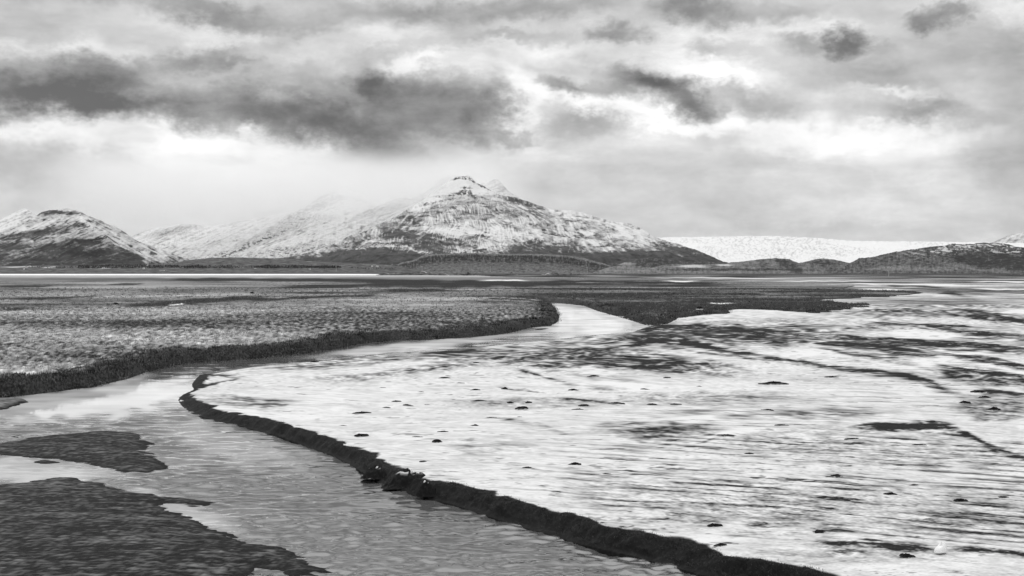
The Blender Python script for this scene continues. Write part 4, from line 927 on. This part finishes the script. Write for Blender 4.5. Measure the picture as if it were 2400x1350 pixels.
for n_, (px, py, w, h) in enumerate(tufts):
    z = flat_z(px, py)
    X, Y = gp(px, py + h * .4, z)
    k = n_ % 4
    if src[k] is None:
        pv_ = protos[k][0]
        sn_ = .75 * sstep(.10, .03, pv_[:, 2] + .06 * fbm(pv_[:, 0] * 5 + k, pv_[:, 1] * 5, 3, .6, seed=740 + k))
        o = add_mesh('grass_tuft', pv_, protos[k][1], M['flat'], smooth=False, attrs={'snow': np.clip(sn_, 0, 1)})
        src[k] = o
    else:
        o = src[k].copy(); COL.objects.link(o)
    ws, hs = w * Y / F, h * Y / F
    o.location = (X, Y, z - .01); o.scale = (ws * random.uniform(.42, .72), ws * random.uniform(.5, .9), max(hs / .85, .05)); o.rotation_euler = (0, 0, random.uniform(-.5, .5) + (math.pi if n_ % 3 == 0 else 0))
    tag(o, 'dark turf tuft poking out of the snow on the sandflat', 'tuft', 'dark turf tufts dotting the snowy sandflat')

# hummocks of turf on the meadow
for (px, py, w, h, lab) in [(272, 714, 14, 5, 'small black hummock left of the thin pool on the meadow'), (591, 688, 10, 4, 'small black hummock far out on the left meadow'), (1640, 724, 16, 6, 'dark turf hummock on the spit beyond the river bend')]:
    X, Y = gp(px, py, .95)
    o = src[0].copy(); COL.objects.link(o); o.name = 'turf_hummock'
    o.location = (X, Y, .9); o.scale = (w * Y / F, w * Y / F * .7, h * Y / F / .33); tag(o, lab, 'hummock', 'black hummocks on the meadow')

# turf blocks fallen from the near bank, capped with snow
def turf_block(px, py, w, h, label, snowcap=True, seed=0):
    X, Y = gp(px, py + h * .5, .18)
    ww, hh = w * Y / F, h * Y / F
    nx, ny = 90, 50
    u, t = np.meshgrid(np.linspace(-1, 1, nx), np.linspace(-1, 1, ny))
    x, y = u * ww * .6, t * ww * .38
    n = fbm(x / .35 + seed * 3, y / .25, 4, .6, seed=700 + seed)
    rr_ = np.hypot(u, t) + .30 * n
    zz = hh * sstep(1.0, .35, rr_) * (1 + .55 * n) - .06 - .05 * np.maximum(rr_ - .9, 0)
    sn = sstep(.08, .22, fbm(x / .14, y / .10 + seed, 3, .6, seed=720 + seed)) * sstep(.62, .9, zz / hh) if snowcap else zz * 0
    o = grid_mesh('turf_block', x, y, zz, M['flat'], {'snow': sn}, rr_ < 1.05)
    o.location = (X, Y, .14)
    tag(o, label, 'turf block', 'turf blocks slumped off the near bank')
turf_block(880, 1098, 60, 22, 'leftmost slumped turf block on the near bank, few snow flecks', True, 3)
turf_block(960, 1112, 110, 34, 'biggest slumped turf block on the near bank, snow capped', True, 5)
turf_block(1000, 1135, 46, 30, 'rightmost slumped turf block with a bright snow face', True, 8)

# lone lump of snow at the lower right
def snow_lump():
    X, Y = gp(2205, 1288, .45)
    V = []; nu, nv = 28, 12; rr = np.random.default_rng(4)
    for j in range(nv):
        t = j / (nv - 1)
        for i in range(nu):
            a = 2 * math.pi * i / nu
            rad = .105 * math.cos(t * math.pi / 2) ** .7 * (1 + .22 * math.sin(2 * a + .6) + .1 * math.sin(5 * a) + rr.normal(0, .02))
            V.append((rad * math.cos(a) + .01 * t, rad * .8 * math.sin(a), .13 * math.sin(t * math.pi / 2) * (1 + .25 * math.sin(a + 1)) - .04))
    Fc = [(j * nu + i, j * nu + (i + 1) % nu, (j + 1) * nu + (i + 1) % nu, (j + 1) * nu + i) for j in range(nv - 1) for i in range(nu)]
    o = add_mesh('snow_lump', V, Fc, M['snow']); o.location = (X, Y, .45); o.rotation_euler = (0, 0, .3)
    tag(o, 'rounded white lump of snow beside dark streaks at lower right', 'snow lump')
snow_lump()

# rock outcrops on the far shore
def outcrop(px0, px1, pyb, h, Y, label, seed):
    nx, ny = 90, 22
    x0, x1 = (px0 - CX) / F * Y, (px1 - CX) / F * Y
    X, T = np.meshgrid(np.linspace(x0, x1, nx), np.linspace(0, 1, ny))
    u = (X - x0) / (x1 - x0)
    hh = h * Y / F
    prof = np.sin(np.pi * u) ** .5 * (.72 + .5 * fbm(u * 7 + seed, u * 0 + seed, 3, seed=seed))
    YY_ = Y + T * 60
    zb = H + (HY - pyb) * Y / F
    Z = zb - 1.5 + (hh + 1.5) * prof * np.sin(np.pi * np.clip(T * 1.15, 0, 1)) ** .45 + fbm(X / 14, YY_ / 9, 3, seed=seed) * hh * .22
    s = np.clip(.03 + .14 * fbm(X / 6, Z / 1.5, 3, seed=seed + 2) + .45 * sstep(.86, 1.0, np.sin(np.pi * T)) * sstep(0.1, .5, fbm(X / 30, YY_ / 20, 2, seed=seed + 4)), 0, 1)
    o = grid_mesh('rock_outcrop', X, YY_, Z, M['hill'], {'snow': s})
    return tag(o, label, 'rock', 'rock outcrops on the far shore')
outcrop(1240, 1395, 647, 9, 1560, 'black rocky ledge below the right end of the cliff terrace', 3)
outcrop(880, 1050, 644, 9, 1700, 'broken grey rock ledge at the right end of the white lake', 9)
outcrop(1050, 1120, 645, 8, 1660, 'dark rock hump just right of the lake end', 14)
outcrop(1180, 1218, 645, 6, 1640, 'smallest rock between the two bigger far shore ledges', 19)
outcrop(2300, 2500, 646, 5, 1600, 'low black rock strip below the right hill at the picture edge', 23)

# houses
def house(px, pyb, w, h, Y, label):
    x = (px - CX) / F * Y; z = H + (HY - pyb) * Y / F
    root = bpy.data.objects.new('farmhouse', None); COL.objects.link(root); root.location = (x, Y, z)
    tag(root, label, 'house', 'white farm buildings below the hills')
    W, Hh = w * Y / F, h * Y / F; Dp = W * .7
    v, f = box(0, 0, Hh * .3 - 1, W, Dp, Hh * .6 + 2)
    add_mesh('wall', v, f, M['house_wall'], root, smooth=False)
    e = Hh * .6
    rv = [(-W * .54, -Dp * .58, e - .1), (W * .54, -Dp * .58, e - .1), (W * .54, Dp * .58, e - .1), (-W * .54, Dp * .58, e - .1), (-W * .54, 0, Hh), (W * .54, 0, Hh), ]
    rf = [(0, 1, 5, 4), (2, 3, 4, 5), (0, 3, 2, 1), (0, 4, 4, 3), (1, 2, 5, 5)]
    me = bpy.data.meshes.new('roof'); me.from_pydata(rv, [], [(0, 1, 5, 4), (2, 3, 4, 5), (0, 3, 2, 1), (0, 4, 3), (1, 2, 5)]); me.materials.append(M['house_roof'])
    o = bpy.data.objects.new('roof', me); COL.objects.link(o); o.parent = root
    dv, df = box(0, -Dp / 2 - .06, 1.0, W * .12, .1, 2.0)
    add_mesh('door', dv, df, M['house_roof'], root, smooth=False)
for a in [(62, 625.5, 5, 3.2, 3760, 'white farmhouse nearest the left edge, on the field strip'), (70, 624.5, 4, 3, 3800, 'pale barn just right of the leftmost farmhouse'), (56, 630, 3, 2.2, 3560, 'tiny white shed below the leftmost farmhouse'),
          (345, 622, 5, 3, 3950, 'white house at the foot of the left hill\'s right slope'), (337, 629, 4, 3, 3600, 'white house on the plain below the left hill'), (377, 634.6, 4, 2.4, 3430, 'left one of two white sheds near the lake shore'), (383, 634.6, 4, 2.4, 3430, 'right one of two white sheds near the lake shore'),
          (598, 630.5, 4, 3, 3600, 'white house in front of the middle of the woodland strip'), (726, 631.4, 5, 3, 3560, 'white house left of the lone pole by the woodland'), (872, 624, 4, 3, 3850, 'white house below the pale scree patches'), (884, 624, 5, 2.6, 3850, 'long white barn below the pale scree patches')]:
    house(*a)

# power poles
def pole(px, pyt, pyb, Y, label, frame=False):
    x = (px - CX) / F * Y; zt = H + (HY - pyt) * Y / F; zb = H + (HY - pyb) * Y / F
    root = bpy.data.objects.new('power_pole', None); COL.objects.link(root); root.location = (x, Y, zb)
    tag(root, label, 'power pole', 'power poles across the plain')
    hgt = zt - zb
    def shaft(dx):
        V, Fc = [], []
        for j, (zz, rd) in enumerate(((-1.5, .34), (hgt * .5, .28), (hgt, .22))):
            V += [(dx + rd * math.cos(a), rd * math.sin(a), zz) for a in np.linspace(0, 2 * math.pi, 9)[:-1]]
        for j in range(2):
            Fc += [(j * 8 + i, j * 8 + (i + 1) % 8, (j + 1) * 8 + (i + 1) % 8, (j + 1) * 8 + i) for i in range(8)]
        add_mesh('shaft', V, Fc, M['pole'], root)
    if frame:
        shaft(-1.9); shaft(1.9); cw = 7
    else:
        shaft(0); cw = 3.2
    v, f = box(0, -.36, hgt - .9, cw, .22, .35)
    add_mesh('crossarm', v, f, M['pole'], root, smooth=False)
    parts = []
    for dx in (-cw * .45, 0, cw * .45):
        parts = box(dx, -.36, hgt - .5, .22, .22, .45)
        add_mesh('insulator', parts[0], parts[1], M['house_wall'], root, smooth=False)
pole(788, 624, 635, 3400, 'lone pale pole at the right end of the woodland strip')
pole(989, 623, 636, 3250, 'two-legged power pole before the left end of the cliff terrace', True)
pole(1149, 622.5, 636, 3250, 'faint pole in front of the middle of the cliff terrace')
pole(1376, 626, 640, 2800, 'pale pole below the right end of the cliff terrace')
pole(2083, 626, 652, 1150, 'thin dark pole in front of the right hill')

# woodland strips on the far plain
def woods():
    r2 = np.random.default_rng(23)
    V, Fc, o = [], [], 0
    strips = [(430, 800, 620, 629, 3640, 2600), (180, 440, 619, 628, 3700, 1300), (380, 520, 618, 623, 3850, 160), (560, 800, 628, 631, 3560, 300), (800, 930, 624, 634, 3560, 140), (60, 180, 622, 628, 3760, 120), (150, 330, 628, 632, 3540, 160), (1010, 1030, 618, 621, 3900, 20), (440, 470, 632, 633, 3480, 40)]
    for (a, b, t, u, Y, n) in strips:
        for k in range(n):
            q = r2.random()
            px = a + (b - a) * r2.random(); 
            if perlin(np.array([px / 14.]), np.array([Y / 40. + a]), 7)[0] < -.9: continue
            pyb = t + 3 + (u - t - 2) * q + 2.6 * float(perlin(np.array([px / 60.]), np.array([a * .7]), 9)[0])
            Yk = Y + (1 - q) * 180 + r2.uniform(-15, 15)
            hh = r2.uniform(1.2, 2.2) * (1 + 1.1 * r2.random() ** 3) * Yk / F * (.55 if u - t < 5 else 1)
            x = (px - CX) / F * Yk; z = H + (HY - pyb) * Yk / F - .5
            w = hh * r2.uniform(.28, .5)
            for lv in range(4):                      # tiers of ragged boughs
                zb, zt = z + hh * (.12 + .2 * lv), z + hh * (.45 + .19 * lv)
                rd = w * (1 - .2 * lv)
                m = 6
                for i in range(m):
                    a0 = 2 * math.pi * i / m + r2.uniform(-.2, .2); da = r2.uniform(.35, .6)
                    rr_ = rd * r2.uniform(.7, 1.25)
                    V += [(x, Yk, zt), (x + rr_ * math.cos(a0 - da), Yk + rr_ * math.sin(a0 - da), zb + r2.uniform(-.3, .3)), (x + rr_ * math.cos(a0 + da), Yk + rr_ * math.sin(a0 + da), zb + r2.uniform(-.3, .3))]
                    Fc.append((o, o + 1, o + 2)); o += 3
    ob = add_mesh('woods', V, Fc, M['tree'], smooth=False)
    tag(ob, 'dark strips of conifer woodland across the far farmland', 'woods', kind='stuff')
woods()

# ================================================================== cloud on the mountains, air
def cloud_volume(name, label, loc, size, dens, nscale, thr, soft, zgrad):
    me = bpy.data.meshes.new(name)
    v, f = box(0, 0, 0, *size)
    me.from_pydata(v, [], f); me.update()
    m = bpy.data.materials.new(name); m.use_nodes = True
    nt = m.node_tree; N, L = nt.nodes, nt.links
    for n in list(N): N.remove(n)
    out = N.new('ShaderNodeOutputMaterial'); pv = N.new('ShaderNodeVolumePrincipled')
    pv.inputs['Color'].default_value = (1, 1, 1, 1); pv.inputs['Anisotropy'].default_value = .2
    L.new(pv.outputs[0], out.inputs['Volume'])
    tc = N.new('ShaderNodeTexCoord')
    nz = N.new('ShaderNodeTexNoise'); nz.inputs['Scale'].default_value = nscale; nz.inputs['Detail'].default_value = 3
    L.new(tc.outputs['Object'], nz.inputs['Vector'])
    sx = N.new('ShaderNodeSeparateXYZ'); L.new(tc.outputs['Object'], sx.inputs[0])
    def math_(op, a, b=None, c=None):
        n = N.new('ShaderNodeMath'); n.operation = op
        for i, q in enumerate((a, b, c)):
            if q is None: continue
            if isinstance(q, (int, float)): n.inputs[i].default_value = q
            else: L.new(q, n.inputs[i])
        return n.outputs[0]
    # denser upward, soft sides
    def ramp(sock, a, b):
        n = N.new('ShaderNodeMapRange'); n.interpolation_type = 'SMOOTHSTEP'
        n.inputs['From Min'].default_value = a; n.inputs['From Max'].default_value = b
        L.new(sock, n.inputs['Value']); return n.outputs[0]
    hz = math_('MULTIPLY_ADD', math_('SUBTRACT', nz.outputs['Fac'], .5), soft, sx.outputs[2])
    g = ramp(hz, zgrad[0], zgrad[1])
    sxa = ramp(math_('ABSOLUTE', sx.outputs[0]), size[0] * .5, size[0] * .3)
    sza = ramp(sx.outputs[2], size[2] * .5, size[2] * .25)
    d = math_('MULTIPLY', math_('MULTIPLY', g, sxa), math_('MULTIPLY', sza, dens))
    L.new(d, pv.inputs['Density'])
    me.materials.append(m)
    o = bpy.data.objects.new(name, me); COL.objects.link(o); o.location = loc
    return tag(o, label, 'cloud', kind='stuff')
# x range px 330..1010 at about 9000 m
cloud_volume('cloud', 'thin snow cloud hiding the tops of the left mountains', (-1700, 9500, 520), (4000, 1700, 760), .00125, .0022, .5, 420, (-330, 60))

def haze_box():
    me = bpy.data.meshes.new('haze')
    v, f = box(0, 14000, 700, 30000, 29000, 1404)
    me.from_pydata(v, [], f); me.update()
    m = bpy.data.materials.new('haze'); m.use_nodes = True
    nt = m.node_tree; N, L = nt.nodes, nt.links
    for n in list(N): N.remove(n)
    out = N.new('ShaderNodeOutputMaterial'); pv = N.new('ShaderNodeVolumePrincipled')
    pv.inputs['Color'].default_value = (.95, .95, .95, 1); pv.inputs['Density'].default_value = 4e-6
    L.new(pv.outputs[0], out.inputs['Volume'])
    me.materials.append(m)
    o = bpy.data.objects.new('haze', me); COL.objects.link(o)
    return tag(o, 'thin cold air over the plain and mountains', 'haze', kind='stuff')
haze_box()

# ================================================================== light, camera
SUN_EL, SUN_AZ = math.radians(28), math.radians(-38)       # ahead and to the left, behind thin cloud
build_sky(SUN_EL, SUN_AZ)
sl = bpy.data.lights.new('sun', 'SUN'); sl.energy = .8; sl.angle = math.radians(14); sl.color = (1, 1, 1)
so = bpy.data.objects.new('sun', sl); COL.objects.link(so)
so.rotation_euler = (math.radians(90) - SUN_EL, 0, math.pi - SUN_AZ)
so.location = (0, 0, 300)

cam = bpy.data.cameras.new('camera'); co = bpy.data.objects.new('camera', cam); COL.objects.link(co)
co.location = (0, 0, H); co.rotation_euler = (math.radians(90), 0, 0)
cam.sensor_width = 36; cam.lens = F / 2400 * 36
cam.shift_y = -(675 - HY) / 2400
cam.clip_start = .1; cam.clip_end = 90000
scene.camera = co
vs = scene.view_settings
vs.view_transform = 'Standard'; vs.look = 'None'; vs.gamma = 1; vs.exposure = 0
scene.cycles.max_bounces = 6; scene.cycles.diffuse_bounces = 2; scene.cycles.glossy_bounces = 3; scene.cycles.volume_bounces = 3
scene.cycles.sample_clamp_direct = 6; scene.cycles.sample_clamp_indirect = 3
scene.cycles.volume_step_rate = 1.5; scene.cycles.volume_max_steps = 128
scene.cycles.use_denoising = True; scene.cycles.denoising_prefilter = 'ACCURATE'; scene.cycles.denoiser = 'OPENIMAGEDENOISE'; scene.cycles.denoising_input_passes = 'RGB_ALBEDO_NORMAL'
scene.cycles.use_adaptive_sampling = True; scene.cycles.adaptive_threshold = .01; scene.cycles.adaptive_min_samples = 12
